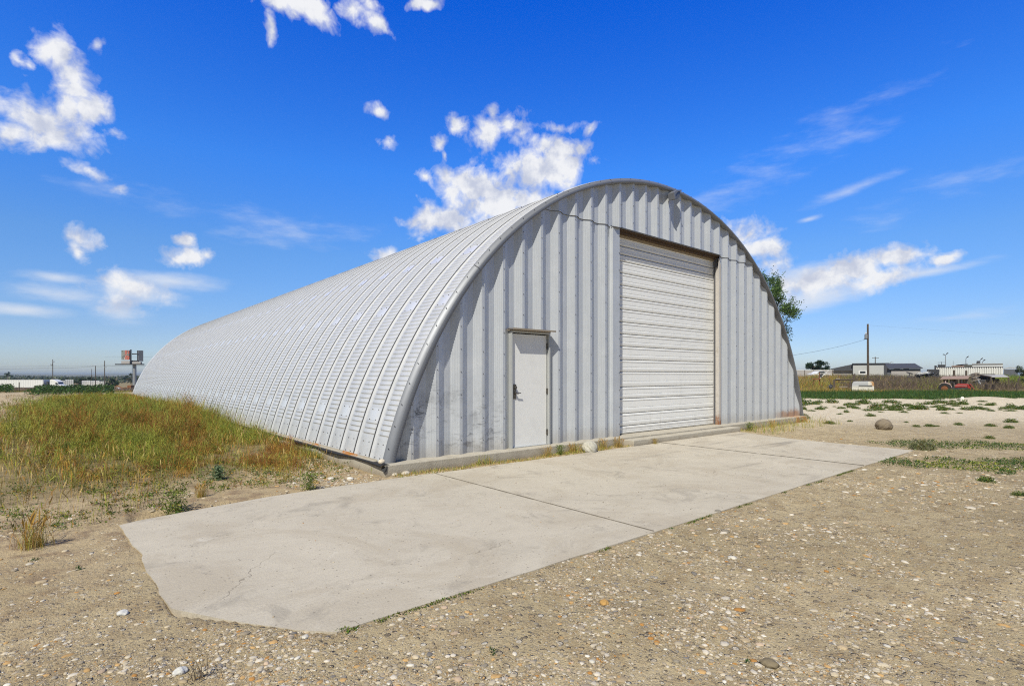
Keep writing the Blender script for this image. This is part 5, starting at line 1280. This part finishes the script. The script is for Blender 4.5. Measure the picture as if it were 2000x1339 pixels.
def car(name, label, u, d, paint, rot=0., s=1.):
    x, y, z = put(u, d); t = thing(name, label, 'car', (x, y, z), FR + rot)
    MB().prism([(-2.2 * s, .4), (-2.25 * s, .85), (-1.9 * s, .98), (-1.35 * s, 1.02), (-.8 * s, 1.42), (.35 * s, 1.45), (1.0 * s, 1.02), (2.0 * s, .9), (2.2 * s, .7), (2.2 * s, .35)], -.85, .85).build('body', paint, t, bevel=.06)
    MB().prism([(-1.2 * s, 1.04), (-.75 * s, 1.36), (.3 * s, 1.38), (.8 * s, 1.04)], -.862, .862).build('window', M_glass, t)
    for xx in (-1.35 * s, 1.35 * s):
        for yy in (-.78, .78): wheel(t, 'wheel', xx, yy, .32, .32, .2)
car('parked_car', 'silver parked car beside the road, right of the tallest utility pole on the left', 217, 178, flat('silver_paint', (.5, .5, .52), .3, .6), 0)
car('parked_car', 'white parked car between the silver car and the rusty digger', 231, 182, M_truck, .1)
car('parked_car', 'white car half buried in dry weeds behind the leaning white pole', 1601, 112, M_truck, .15, 1.0)

def digger():
    x, y, z = put(249, 168); t = thing('backhoe', 'rusty orange digger parked among weeds left of the arched hut', 'digger', (x, y, z), FR)
    MB().box((0, 0, 1.25), (3.2, 1.6, 1.1)).box((1.0, 0, 2.1), (1.2, 1.4, .7)).build('body', M_rustw, t, bevel=.06)
    b = MB(); b.tube((-1.4, 0, 1.5), (-3.4, 0, 2.3), .18); b.tube((-3.4, 0, 2.3), (-4.2, 0, .9), .15); b.box((-4.3, 0, .6), (.7, .9, .6)); b.build('arm', M_rustw, t)
    MB().tube((1.6, 0, 1.6), (4.0, 0, 2.4), .2).build('boom', M_darksteel, t)
    for xx in (-1.1, 1.2): wheel(t, 'wheel', xx, -.8, .6, .6, .4, M_rustw)
digger()

def pole(label, u, d, top_v, arms, r=.15, extra=None, group='utility poles on the left skyline'):
    x, y, z = put(u, d); H = CZ + (HORIZON - top_v) * d / FOC - z
    t = thing('utility_pole', label, 'utility pole', (x, y, z), FR, group)
    MB().tube((0, 0, -.2), (0, 0, H), r, r * .7, 8).build('shaft', M_wood, t)
    for (dz, x0, x1) in arms:
        MB().box(((x0 + x1) / 2, -.12, H - dz), (x1 - x0, .1, .12)).build('crossarm', M_wood, t)
        ib = MB()
        for q in (x0 + .1, x1 - .1): ib.lathe([(0, 0), (.06, 0), (.09, .08), (.05, .2), (0, .22)], (q, -.12, H - dz + .06), 10)
        ib.build('insulator', M_steel, t)
    if extra: extra(t, H)
    return (x, y, z + H)
def hang(t, H):
    MB().box((-.5, -.1, H - 2.3), (.9, .1, .12)).build('bracket', M_darksteel, t)
    MB().lathe([(0, 0), (.22, 0), (.24, .1), (.24, .6), (0, .68)], (-.75, -.12, H - 2.9), 14).build('transformer', M_steel, t)
p1 = pole('utility pole rising behind the cab of the white semi truck', 103, 196, 701.5, [(.9, 0, .75), (1.9, -.75, 0), (2.25, -.6, .0)])
p2 = pole('short thin utility pole, leftmost of three near the billboard', 179, 225, 720, [], .11)
def street_arm(t, H): MB().path([(0, 0, H - .3), (-.6, 0, H - .05), (-1.6, 0, H + .15)], .06).build('lamp_arm', M_steel, t)
p3 = pole('utility pole with a curved lamp arm, between the thin pole and the tallest one', 186.5, 198, 713.8, [], .15, street_arm)
p4 = pole('tallest utility pole on the left, with a small bracket low on its right side', 204.3, 194, 704.2, [(2.4, 0, .75)], .16)
def wires(name, label, pts, sag, r, cat='wire', group=None):
    mb = MB()
    for a, b in zip(pts[:-1], pts[1:]):
        a = mathutils.Vector(a); b = mathutils.Vector(b); seg = []
        for k in range(13):
            q = k / 12; p = a.lerp(b, q); p.z -= sag * 4 * q * (1 - q); seg.append(p)
        mb.path(seg, r, 4)
    return tag(mb.build(name, M_darksteel), label, cat, group)
def lift(u, d, v): x, y, _ = at(u, d); return (x, y, CZ + (HORIZON - v) * d / FOC)
wires('power_line', 'upper power line strung from pole to pole across the left sky', [lift(-260, 205, 715), lift(103, 195.8, 714.5), lift(204.3, 193.8, 713), lift(330, 192, 711)], .25, .028)
wires('power_line', 'lower power line strung between the left poles beneath the upper one', [lift(-260, 205, 721), lift(103, 195.8, 718.5), lift(186.5, 197.8, 715), lift(204.3, 193.8, 714.4), lift(330, 192, 713)], .2, .035)
wires('power_line', 'thin faint cable passing right of the billboard towards the hut roof', [lift(204.3, 260, 697.5), lift(330, 255, 695.5)], .1, .03)

def board_extra(T, P, c, b):
    s = T.new('ShaderNodeSeparateXYZ'); T.link(P, s.inputs[0])
    n = T.noise(P, .55, 3, .5, .6)
    right = T.ramp(s.outputs[0], -.9, .5)
    c = T.mix(T.math('MULTIPLY', T.ramp(n, .38, .55), right), c, (.50, .10, .06, 1))
    c = T.mix(T.math('MULTIPLY', T.ramp(T.noise(P, .8, 2, .5), .5, .62), .8), c, (.06, .08, .075, 1))
    return T.mix(T.ramp(T.noise(P, .7, 2, .5, .4), .60, .68), c, (.62, .60, .58, 1))
def billboard():
    d = 205; u = 263; x, y, z = put(u, d); k = d / FOC
    t = thing('billboard', 'tall billboard with two angled panels on one thick steel post, left of the hut', 'billboard', (x, y, z), FR)
    zz = lambda v: CZ + (HORIZON - v) * k - z
    xx = lambda v: (v - 264) * k
    MB().tube((0, 0, -.3), (0, 0, zz(712)), .62, .58, 18).tube((-1.35, .6, -.3), (-1.35, .6, zz(712)), .07, .07, 8).build('post', M_steel, t)
    w = (258 - 241) * k
    f = MB().box((0, 0, 0), (w, .35, (706 - 0) * 0 + (702.5 - 684) * k)).build('poster_panel', flat('printed_poster', (.22, .24, .23), .6, extra=board_extra), t, loc=(xx(249.6), -.9, (zz(684) + zz(702.5)) / 2), rotz=RD(-8))
    MB().box((xx(258.6), -.6, (zz(682.5) + zz(711)) / 2), (.28, .5, (711 - 682.5) * k)).build('panel_edge', M_darksteel, t)
    MB().box((0, 0, 0), (1.7, .4, (705 - 684) * k)).build('side_panel', flat('panel_back', (.20, .21, .225), .7), t, loc=(xx(272), 1.0, (zz(684) + zz(705)) / 2), rotz=RD(58))
    fr = MB(); fr.box((xx(264.5), .2, zz(691)), (2.3, .3, .38)); fr.box((xx(264.5), .2, zz(705)), (2.6, .5, .55)); fr.tube((xx(268.4), .3, zz(705)), (xx(268.4), .3, zz(684)), .13); fr.build('truss', M_darksteel, t)
    MB().box((xx(250.5), -1.0, zz(707.5)), (3.2, .5, 1.1)).box((xx(266), .1, zz(708.5)), (4.2, .9, .9)).build('skirt', M_faded, t)
    MB().box((xx(258), -1.0, zz(711.4)), ((284 - 231) * k, 1.2, .4)).build('catwalk', M_membrane, t)
billboard()
def post(name, label, u, d, h, r=.06, m=None, group=None, lean=0.):
    x, y, z = put(u, d); o = MB().tube((0, 0, -.15), (lean, 0, h), r, r * .9, 8).lathe([(0, h), (r * .9, h), (r * .5, h + .05), (0, h + .06)], (lean, 0, 0), 8).build(name, m or M_wood, loc=(x, y, z), rotz=FR)
    return tag(o, label, 'post', group)
post('marker_post', 'thin dark post standing in the weeds in front of the semi trailer', 37.5, 60, 1.15, .045)

# --- right side
def grey_hall():
    d = 132; x, y, z = put(1695, d); k = d / FOC; h_ = kx(1695, d); X = lambda u: (u - 1695) * kx(1695, d); Z = lambda v: CZ + (HORIZON - v) * k - z
    t = thing('grey_building', 'long low building with light grey end wall and charcoal roof behind the power pole', 'building', (x, y, z), facing(1695))
    MB().prism([(X(1665.5), 0), (X(1665.5), Z(711.2)), (X(1726), Z(711.2)), (X(1726), 0)], 0, .3).build('front_wall', M_greywall, t)
    MB().box((X(1697), 11, Z(712.5) / 2), ((1730 - 1666) * h_ - .4, 20, Z(712.5))).build('hall', M_greywall, t)
    MB().prism([(X(1617), Z(720)), (X(1665.5), Z(710.5)), (X(1665.5), Z(723.5)), (X(1617), Z(723.5))], .6, 20).build('lean_to', M_charcoal, t)
    MB().prism([(X(1619), 0), (X(1619), Z(723.5)), (X(1665), Z(723.5)), (X(1665), 0)], 1.2, 19).build('side_wall', M_faded, t)
    MB().box((X(1700), 10.5, Z(709.6)), ((1737 - 1664) * h_, 21.6, .18)).build('roof', M_charcoal, t)
    w = MB().box((X(1685), -.03, Z(727.4)), (1.75, .1, 1.0)).build('window', M_truck, t)
    MB().box((X(1682.4), -.09, Z(726.6)), (.62, .03, .5)).box((X(1687.6), -.09, Z(726.6)), (.62, .03, .5)).build('pane', M_glass, w)
    MB().box((X(1697), -.05, Z(729)), (.05, .05, 1.0)).build('downpipe', M_steel, t)
    MB().path([(X(1738), 3, Z(709.6)), (X(1740), 3, Z(706.8)), (X(1745), 3, Z(708))], .07).build('roof_vent', M_steel, t)
grey_hall()
def dark_house():
    d = 118; x, y, z = put(1762, d); k = d / FOC; h_ = kx(1762, d); X = lambda u: (u - 1762) * kx(1762, d); Z = lambda v: CZ + (HORIZON - v) * k - z
    t = thing('dark_house', 'dark roofed low house with a deep eave in front of the grey building', 'house', (x, y, z), facing(1762))
    MB().box((X(1765), 4, Z(720) / 2), ((1797 - 1732) * h_, 7.4, Z(720))).build('wall', M_darkwall, t)
    MB().box((X(1769), .2, Z(726.3) / 2), ((1797 - 1740) * h_, .25, Z(722.5))).build('fence_panel', M_faded, t)
    r = MB(); a = [(X(1733.5), -.3, Z(718.7)), (X(1802), -.3, Z(718.7)), (X(1787), 4.2, Z(708.8)), (X(1727.5), 4.2, Z(708.8)), (X(1725), 7.8, Z(718)), (X(1802), 7.8, Z(718))]
    r.add(a, [(0, 1, 2, 3), (3, 2, 5, 4), (1, 5, 2), (0, 3, 4)]); r.box((X(1767.7), -.3, Z(719.1)), ((1802 - 1733.5) * h_, .1, .14)); r.build('roof', M_charcoal, t)
    MB().prism([(X(1725.4), 0), (X(1725.4), Z(712)), (X(1728), Z(711)), (X(1736), Z(719.6)), (X(1736), 0)], .3, .6).build('gable', M_charcoal, t)
    MB().box((X(1752), .25, Z(721)), (1.0, .1, .35)).box((X(1770), .25, Z(721)), (1.0, .1, .35)).build('window', M_glass, t)
dark_house()
def low_fence():
    d = 124; x, y, z = put(1590, d); k = d / FOC
    t = thing('boundary_fence', 'long low grey fence on the skyline right of the hut, under the round tree', 'fence', (x, y, z), facing(1590))
    MB().box((-1.0, 0, .85), (9.6, .1, 1.5)).build('panel', M_faded, t); MB().box((-1.0, -.02, 1.64), (9.7, .14, .1)).build('rail', M_offwhite, t)
    for q in range(6): MB().box((-5.6 + q * 1.85, -.1, .8), (.12, .12, 1.7)).build('fence_post', M_wood, t)
low_fence()
def long_store():
    d = 122; x, y, z = put(1890, d); k = d / FOC; h_ = kx(1890, d); X = lambda u: (u - 1890) * kx(1890, d); Z = lambda v: CZ + (HORIZON - v) * k - z
    t = thing('white_store_building', 'long white ribbed store building with a taller section at its right end', 'building', (x, y, z), facing(1890))
    n = 30; V = []
    pr = []
    for i in range(n): pr += [(X(1826) + i * (131 * h_ / n) + q * .11 * k * 6, -.06 if q in (1, 2) else 0) for q in (0, .5, 1, 1.5)][:0] + [(X(1826) + (i + a) * (131 * h_ / n), b) for a, b in ((0, 0), (.10, -.22), (.62, -.22), (.72, 0))]
    pr.append((X(1957), 0))
    V = [(a, b, 0.) for a, b in pr] + [(a, b, Z(717.2)) for a, b in pr]; m = len(pr)
    link_mesh('ribbed_wall', V, [(i, i + 1, m + i + 1, m + i) for i in range(m - 1)], M_offwhite, t)
    MB().box((X(1891.5), 3, Z(717.2) / 2), (131 * h_ - .1, 5.8, Z(717.2) - .05)).build('core', M_offwhite, t)
    MB().box((X(1890.5), 2.9, Z(717) + .05), (133 * h_, 6.2, .16)).build('roof', M_charcoal, t)
    MB().box((X(1928), 3.3, Z(713.7)), (58 * h_, 5, (717 - 710.6) * k)).build('upper_section', M_offwhite, t)
    MB().box((X(1928), 3.3, Z(710.4)), (59 * h_, 5.4, .1)).build('upper_roof', M_paleiron, t)
    MB().box((X(1891), .9, Z(714.5)), (15.5 * h_, 1.0, 4.8 * k)).build('dark_unit', flat('olive_cover', (.09, .085, .065), .8), t)
    r = MB(); r.add([(X(1857), 5, Z(716)), (X(1868), 5, Z(711.2)), (X(1890), 5, Z(709.5)), (X(1890), 7, Z(711)), (X(1857), 7, Z(716))], [(0, 1, 2, 3, 4)]); r.box((X(1870), 6, Z(714.5)), (26 * h_, 2, 3 * k)); r.build('rear_roof', M_rustroof, t)
    MB().box((X(1825), 1, Z(722)), (.35, 3, 2.1)).build('end_door', M_darksteel, t)
    a = MB()
    a.box((X(1837), 1, Z(713.6)), (1.35, .6, .55)); a.tube((X(1837), 1, Z(713)), (X(1837), 1, Z(705.5)), .05); a.box((X(1837.5), 1, Z(706.6)), (1.2, .05, .05)); a.tube((X(1832), 1, Z(716)), (X(1832), 1, Z(706)), .03)
    a.box((X(1910.5), 1, Z(707)), (.55, .5, .55)); a.box((X(1908.5), 1, Z(709)), (.3, .4, .3))
    a.tube((X(1861), 2, Z(716)), (X(1861), 2, Z(704)), .025)
    a.build('roof_gear', M_darksteel, t)
    for (u, v0_, v1_, nm) in ((1845.5, 715, 692, 'lamp_mast'), (1886.5, 712, 699.5, 'lamp_mast'), (1914, 710.5, 703.5, 'lamp_mast'), (1918.6, 710.5, 706.4, 'lamp_mast')):
        mb = MB(); mb.tube((X(u), 1.2, Z(v0_)), (X(u), 1.2, Z(v1_)), .075, .06, 8); mb.path([(X(u), 1.2, Z(v1_)), (X(u) + .22, 1.2, Z(v1_) + .3)], .05); o = mb.build(nm, M_steel, t)
        MB().box((X(u) + .32, 1.1, Z(v1_) + .38), (.42, .3, .2), ry=RD(-38)).build('lamp_head', M_darksteel, o)
        if u == 1845.5: MB().box((X(u) - .3, 1.1, Z(v1_) + .12), (.4, .3, .2), ry=RD(20)).build('lamp_head', M_darksteel, o)
long_store()
def far_shed():
    d = 190; x, y, z = put(1974, d); t = thing('far_shed', 'small pale gable roofed shed right of the white store building', 'shed', (x, y, z), facing(1974))
    MB().box((0, 2, 1.2), (3.6, 4, 2.4)).build('wall', M_darkwall, t)
    MB().prism([(-2.7, 2.3), (0, 3.0), (2.4, 2.4), (2.4, 2.55), (0, 3.2), (-2.7, 2.45)], -.2, 4.4).build('roof', M_paleiron, t)
far_shed()
def big_pole():
    d = 84; x, y, z = put(1695.5, d); k = d / FOC; Z = lambda v: CZ + (HORIZON - v) * k - z
    t = thing('power_pole', 'tall dark power pole with a pale transformer can near its top, in the weedy field', 'power pole', (x, y, z), FR)
    MB().tube((0, 0, -.2), (-.05, 0, Z(632.5)), .17, .125, 10).build('shaft', M_wood, t)
    MB().lathe([(0, 0), (.19, 0), (.21, .06), (.21, .62), (.1, .72), (0, .72)], (-.36, -.05, Z(661)), 14).build('transformer', M_steel, t)
    b = MB(); b.box((-.3, 0, Z(662)), (.7, .09, .1)); b.box((-.2, 0, Z(652)), (.4, .07, .07)); b.build('bracket', M_darksteel, t)
    i = MB()
    for q in (-.45, -.3): i.lathe([(0, 0), (.03, 0), (.05, .08), (.02, .2), (0, .2)], (q, -.05, Z(652) + .04), 8)
    i.lathe([(0, 0), (.04, 0), (.05, .1), (0, .16)], (.13, 0, Z(634)), 8); i.lathe([(0, 0), (.04, 0), (.05, .1), (0, .16)], (.13, 0, Z(637)), 8); i.build('insulator', M_offwhite, t)
    wires('service_line', 'single cable sagging from the power pole down to the hut', [lift(1689, d, 663), lift(1480, 60, 702)], .35, .017)
    wires('service_line', 'faint thin cable running from the pole top towards the right', [lift(1697, d, 635), lift(2300, 180, 668)], .5, .006)
    post('tie_post', 'short dark fence post in the weeds at the left of the white pickup canopy', 1669, 55, 1.5, .06)
big_pole()
def small_pole():
    d = 165; x, y, z = put(1709.5, d); k = d / FOC; H = CZ + (HORIZON - 696.5) * k - z
    t = thing('utility_pole', 'distant T shaped utility pole rising above the grey building roof', 'utility pole', (x, y, z), FR)
    MB().tube((0, 0, -.2), (0, 0, H), .14, .11, 8).build('shaft', M_wood, t); MB().box((0, -.1, H - .35), (2.0, .1, .11)).build('crossarm', M_wood, t)
    i = MB(); [i.lathe([(0, 0), (.05, 0), (.07, .07), (0, .18)], (q, -.1, H - .29), 8) for q in (-.9, -.45, .45, .9)]; i.build('insulator', M_steel, t)
small_pole()
def canopy():
    d = 47.5; x, y, z = put(1685.6, d); k = d / FOC
    def cx_(T, P, c, b):
        s = T.new('ShaderNodeSeparateXYZ'); T.link(P, s.inputs[0])
        up = T.math('GREATER_THAN', s.outputs[2], .55); left = T.math('LESS_THAN', s.outputs[0], .38)
        c = T.mix(T.math('MULTIPLY', up, left), c, (.44, .45, .46, 1))
        ru = T.math('MULTIPLY', T.math('MULTIPLY', up, T.math('SUBTRACT', 1, left)), T.ramp(T.noise(P, 2.2, 4, .6), .38, .6))
        return T.mix(ru, c, (.45, .25, .10, 1))
    t = thing('pickup_canopy', 'old white and grey pickup canopy shell dumped in the weeds, rusty at its right end', 'canopy', (x, y, z), facing(1685))
    prof = [(-1.02, .0), (-1.04, .45), (-1.0, .74), (-.93, .88), (-.75, .94), (.80, .95), (.96, .90), (1.0, .70), (1.0, .0)]
    MB(.8).prism(prof, -.75, .75).build('shell', flat('faded_white_shell', (.66, .64, .57), .55, 0, .14, 3, extra=cx_), t, bevel=.03)
    MB(.8).box((.22, -.757, .585), (1.24, .012, .075)).build('side_window', M_glass, t)
    g = MB(.8); g.box((-.08, -.757, .27), (.015, .01, .5)); g.box((-.42, -.757, .27), (.015, .01, .5)); g.box((.55, -.757, .27), (.015, .01, .5)); g.box((-.1, -.76, .50), (1.9, .012, .02)); g.build('seam', M_steel, t)
    MB(.8).prism([(.1, .0), (.16, .1), (.42, .1), (.5, 0)], -.758, -.74).build('arch_cutout', M_membrane, t)
canopy()
def tractor():
    d = 45.8; x, y, z = put(1868, d); t = thing('tractor', 'old red farm tractor parked sideways in the weeds before a plank shed', 'tractor', (x, y, z), facing(1868)); t.scale = (.79, .79, .79)
    wheel(t, 'rear_wheel', -.98, -.62, .50, .54, .34, M_rustw); wheel(t, 'rear_wheel', -.98, .62, .50, .54, .34, M_rustw)
    wheel(t, 'front_wheel', .95, -.45, .26, .27, .16, M_red); wheel(t, 'front_wheel', .95, .45, .26, .27, .16, M_red)
    MB().prism([(-.15, .55), (-.1, .85), (.2, 1.02), (.95, .98), (1.0, .92), (1.0, .62), (.2, .6)], -.24, .24).build('hood', M_red, t, bevel=.04)
    MB().prism([(.92, .28), (.92, .86), (1.03, .92), (1.16, .88), (1.18, .30)], -.30, .30).build('grille', M_red, t, bevel=.03)
    MB().box((.35, -.245, .80), (1.05, .012, .05)).build('pale_stripe', M_fadepink, t)
    MB().prism([(-.75, .35), (-.6, .62), (.9, .58), (.9, .38)], -.2, .2).build('engine_block', M_darksteel, t)
    fe = MB()
    for yy in (-.62, .62):
        n = 9; arc = [(-.98 + .62 * cos(a), .50 + .62 * sin(a)) for a in np.linspace(.15, 2.4, n)]; inner = [(-.98 + .58 * cos(a), .50 + .58 * sin(a)) for a in np.linspace(2.4, .15, n)]
        fe.prism(arc + inner, yy - .2, yy + .2)
    fe.build('fender', M_fadepink, t)
    MB().box((-.70, 0, .98), (.42, .42, .08)).box((-.92, 0, 1.13), (.08, .42, .3)).build('seat', M_fadepink, t, bevel=.02)
    s = MB(); s.tube((-.12, 0, .9), (-.4, 0, 1.15), .025); s.lathe([(.16, -.015), (.19, 0), (.16, .015)], (-.42, 0, 1.17), 16); s.build('steering_wheel', M_darksteel, t)
    MB().tube((.45, -.1, 1.0), (.45, -.1, 1.42), .035).build('exhaust_pipe', M_darksteel, t)
    l = MB(); l.path([(1.1, -.36, .98), (1.28, -.38, .70), (1.62, -.4, .14)], .05); l.path([(1.1, .36, .98), (1.28, .38, .70), (1.62, .4, .14)], .05); l.tube((1.62, -.4, .14), (1.62, .4, .14), .05); l.build('loader_arm', flat('dull_red_paint', (.26, .05, .04), .7), t)
tractor()
def shed():
    d = 50.5; x, y, z = put(1866, d); t = thing('plank_shed', 'open plank shed with a faded rusty roof right behind the red tractor', 'shed', (x, y, z), facing(1866)); t.scale = (.79, .79, .73)
    p = MB(); g = np.random.default_rng(5)
    for i in range(15): 
        if i in (3, 9): continue
        p.box((-1.05 + i * .15, 1.1, .78), (.13, .03, 1.5 + g.uniform(-.06, .06)))
    p.build('plank_wall', M_plank, t)
    for xx in (-1.05, -.1, 1.15):
        MB().box((xx, .0, .78), (.12, .12, 1.56)).build('post', M_wood, t)
    MB().add([(-1.42, -.35, 1.50), (1.15, -.35, 1.55), (1.32, 1.5, 1.92), (-1.18, 1.5, 1.86), (-1.42, -.35, 1.46), (1.15, -.35, 1.51), (1.32, 1.5, 1.88), (-1.18, 1.5, 1.82)], [(0, 1, 2, 3), (4, 7, 6, 5), (0, 4, 5, 1), (1, 5, 6, 2), (2, 6, 7, 3), (3, 7, 4, 0)]).build('roof', M_rustroof, t)
    MB().box((0, .6, .35), (1.6, .7, .5)).build('inner_bin', M_darksteel, t, bevel=.05)
    b = MB()
    for i in range(9): b.box((1.28 + (i % 3) * .12, .6, .95 + i * .09), (.4, .5, .06), rz=.2 * (i % 4), ry=.06 * (i % 3))
    tag(b.build('plank_pile', M_plank, None, loc=(x, y, z), rotz=facing(1866)), 'leaning heap of grey boards against the right end of the plank shed', 'board pile')
shed()
def lean_to():
    d = 60; x, y, z = put(1938, d); t = thing('lean_to_shed', 'dark open shelter with a pale sagging roof on posts, right of the plank shed', 'shelter', (x, y, z), facing(1938))
    k = d / FOC; X = lambda u: (u - 1938) * kx(1938, d); Z = lambda v: CZ + (HORIZON - v) * k - z
    MB().add([(X(1936), -.8, Z(735.8)), (X(1970.5), -.8, Z(735.4)), (X(1960), 1.6, Z(731.2)), (X(1908), 1.6, Z(731.0)), (X(1936), -.8, Z(736.6)), (X(1970.5), -.8, Z(736.2)), (X(1960), 1.6, Z(732)), (X(1908), 1.6, Z(731.8))], [(0, 1, 2, 3), (7, 6, 5, 4), (0, 4, 5, 1), (1, 5, 6, 2), (2, 6, 7, 3), (3, 7, 4, 0)]).build('roof', M_paleiron, t)
    for u, yy in ((1969, -.7), (1936, -.7), (1904, .9), (1934, 1.4)): MB().box((X(u), yy, Z(735) / 2), (.13, .13, Z(735))).build('post', M_wood, t)
    MB().tube((X(1904), .9, Z(731)), (X(1937), -.7, Z(736)), .09).build('beam', M_wood, t)
    MB().box((X(1920), 1.4, .75), (2.0, .1, 1.5)).box((X(1940), 1.4, .5), (1.0, .6, .9)).build('back_wall', M_darksteel, t)
    s = MB(); s.box((X(1918), .3, .45), (1.2, .8, .8)); s.box((X(1931), .1, .65), (.35, .35, 1.2)); s.build('stored_bins', M_darksteel, t, bevel=.04)
    fr = MB(); fr.tube((X(1905), -.9, 1.2), (X(1918), -1.2, .2), .05); fr.tube((X(1918), -1.2, .2), (X(1926), -1.2, .28), .05); fr.tube((X(1912), -1.0, 1.0), (X(1912), -1.2, .15), .05)
    tag(fr.build('bent_frame', M_steel, None, loc=(x, y, z), rotz=facing(1938)), 'bent grey metal frame leaning in the weeds below the sagging shelter', 'metal frame')
lean_to()
def odd_things():
    # timber rack, disc, implement, scrap heap, posts
    d = 52; x, y, z = put(1648, d); t = thing('timber_rack', 'low timber rack of posts and a cross beam left of the pickup canopy', 'rack', (x, y, z), facing(1648))
    k = d / FOC; X = lambda u: (u - 1648) * kx(1648, d); Z = lambda v: CZ + (HORIZON - v) * k - z
    for u, tp, w in ((1629, 741, .17), (1660.5, 742, .12), (1667.5, 731, .10)): MB().box((X(u), 0, Z(tp) / 2), (w, .14, Z(tp))).build('post', M_wood, t)
    MB().tube((X(1628), 0, Z(742)), (X(1669), 0, Z(740.5)), .07).build('beam', M_wood, t)
    MB().box((X(1646), .1, Z(747.6)), (.75, .1, .1), ry=.15).build('rail', M_wood, t)
    MB().box((X(1636.5), 0, Z(739.8)), (.35, .3, .12)).build('cap_board', M_plank, t)
    MB().box((X(1647), -.2, .32), (.7, .04, .1)).build('shelf', M_plank, t)
    x, y, z = put(1622.5, 49); k = 49 / FOC; t = thing('round_disc', 'dark round steel disc on a short stake left of the timber rack', 'disc', (x, y, z), FR)
    MB().lathe([(0, -.04), (.16, -.03), (.20, 0), (.16, .03), (0, .04)], (0, 0, CZ + (HORIZON - 754.5) * k - z), 20, axis='y').build('disc', M_darksteel, t); MB().tube((0, .05, -.1), (0, .05, .8), .025).build('stake', M_wood, t); MB().lathe([(0, -.06), (.05, -.05), (.05, -.03)], (0, 0, CZ + (HORIZON - 754.5) * k - z), 10, axis='y').build('hub', M_steel, t)
    x, y, z = put(1600, 58); k = 58 / FOC; Z = lambda v: CZ + (HORIZON - v) * k - z
    t = thing('farm_implement', 'derelict farm implement with a leaning white pole among orange weeds', 'implement', (x, y, z), facing(1600))
    MB().box((-.25, 0, Z(739.5)), (.75, .4, .14)).tube((-.5, 0, 0), (-.5, 0, Z(740)), .05).tube((.02, 0, 0), (.02, 0, Z(727)), .045).build('frame', M_rustw, t)
    MB().tube((.05, 0, Z(739)), (.95, 0, Z(722)), .035).build('leaning_pole', M_offwhite, t)
    MB().add([(.05, 0, Z(737)), (.45, .05, Z(730)), (.2, .05, Z(729))], [(0, 1, 2)]).box((.15, 0, Z(733)), (.2, .12, .35)).build('plough_blade', M_darksteel, t)
    g = np.random.default_rng(9); x, y, z = put(1803, 92); k = 92 / FOC; Z = lambda v: CZ + (HORIZON - v) * k - z
    t = thing('scrap_heap', 'dark heap of scrap machinery between the dark house and the white store', 'scrap heap', (x, y, z), facing(1803))
    s = MB()
    for i in range(22): s.box((g.uniform(-1.9, 1.9), g.uniform(-.6, .6), g.uniform(.3, Z(728))), (g.uniform(.3, 1.1), .3, g.uniform(.12, .4)), ry=g.uniform(-.8, .8))
    s.box((-1.9, 0, Z(728) / 2), (.14, .2, Z(726))); s.box((1.35, .3, Z(724)), (1.7, .8, .5)); s.box((2.0, 0, Z(724) / 2), (.35, .3, Z(721))); s.build('machinery', M_darksteel, t)
    b = MB()
    for i in range(7): b.tube((g.uniform(-1, 0), -.6, g.uniform(.6, 1.2)), (g.uniform(0, 1.8), -.5, g.uniform(1.2, Z(725))), .05)
    b.build('pipes', M_steel, t)
    post('fence_post', 'stout dark fence post in front of the white store, left one of two', 1863.5, 72, 1.85, .14)
    post('fence_post', 'stout dark fence post in front of the white store, right one of two', 1887.2, 72, 1.8, .13)
    post('fence_post', 'thin stake in brown weeds between the pickup canopy and the tractor', 1744, 50, 1.05, .03)
    post('fence_post', 'leaning dark post near the right edge of the picture before the green slope', 1985, 56, 1.2, .07, None, None, .35)
    post('fence_post', 'weathered post tangled in brush at the lower right of the sagging shelter', 1986.5, 48, .75, .08)
    x, y, z = put(1935, 50); t = thing('sawhorse', 'small dark trestle in the weeds right of the red tractor', 'trestle', (x, y, z), FR)
    MB().box((-.1, 0, .62), (.72, .1, .1)).build('beam', M_wood, t)
    for xx in (-.4, .24): MB().box((xx, 0, .3), (.08, .3, .6), rx=.2).build('leg', M_wood, t)
    x, y, _ = gp(1879.5, 787); boulder('stone', 'upright white stone on the edge of the sand below the tractor', x, y, gz(x, y) - .02, (.085, .07, .17), (.74, .73, .66), 33)
odd_things()
# ------------------------------------------------------------------ thin summer haze
def haze():
    m = bpy.data.materials.new('haze'); m.use_nodes = True; T = NT(m.node_tree); T.n.clear()
    out = T.new('ShaderNodeOutputMaterial'); v = T.new('ShaderNodeVolumePrincipled')
    v.inputs['Color'].default_value = (.78, .90, .96, 1); v.inputs['Density'].default_value = HAZE; v.inputs['Anisotropy'].default_value = .3
    T.link(v.outputs[0], out.inputs['Volume'])
    o = MB().box((0, 0, 11.0), (24000, 24000, 34)).build('haze', m); stuff(o)
HAZE = .00022
haze()
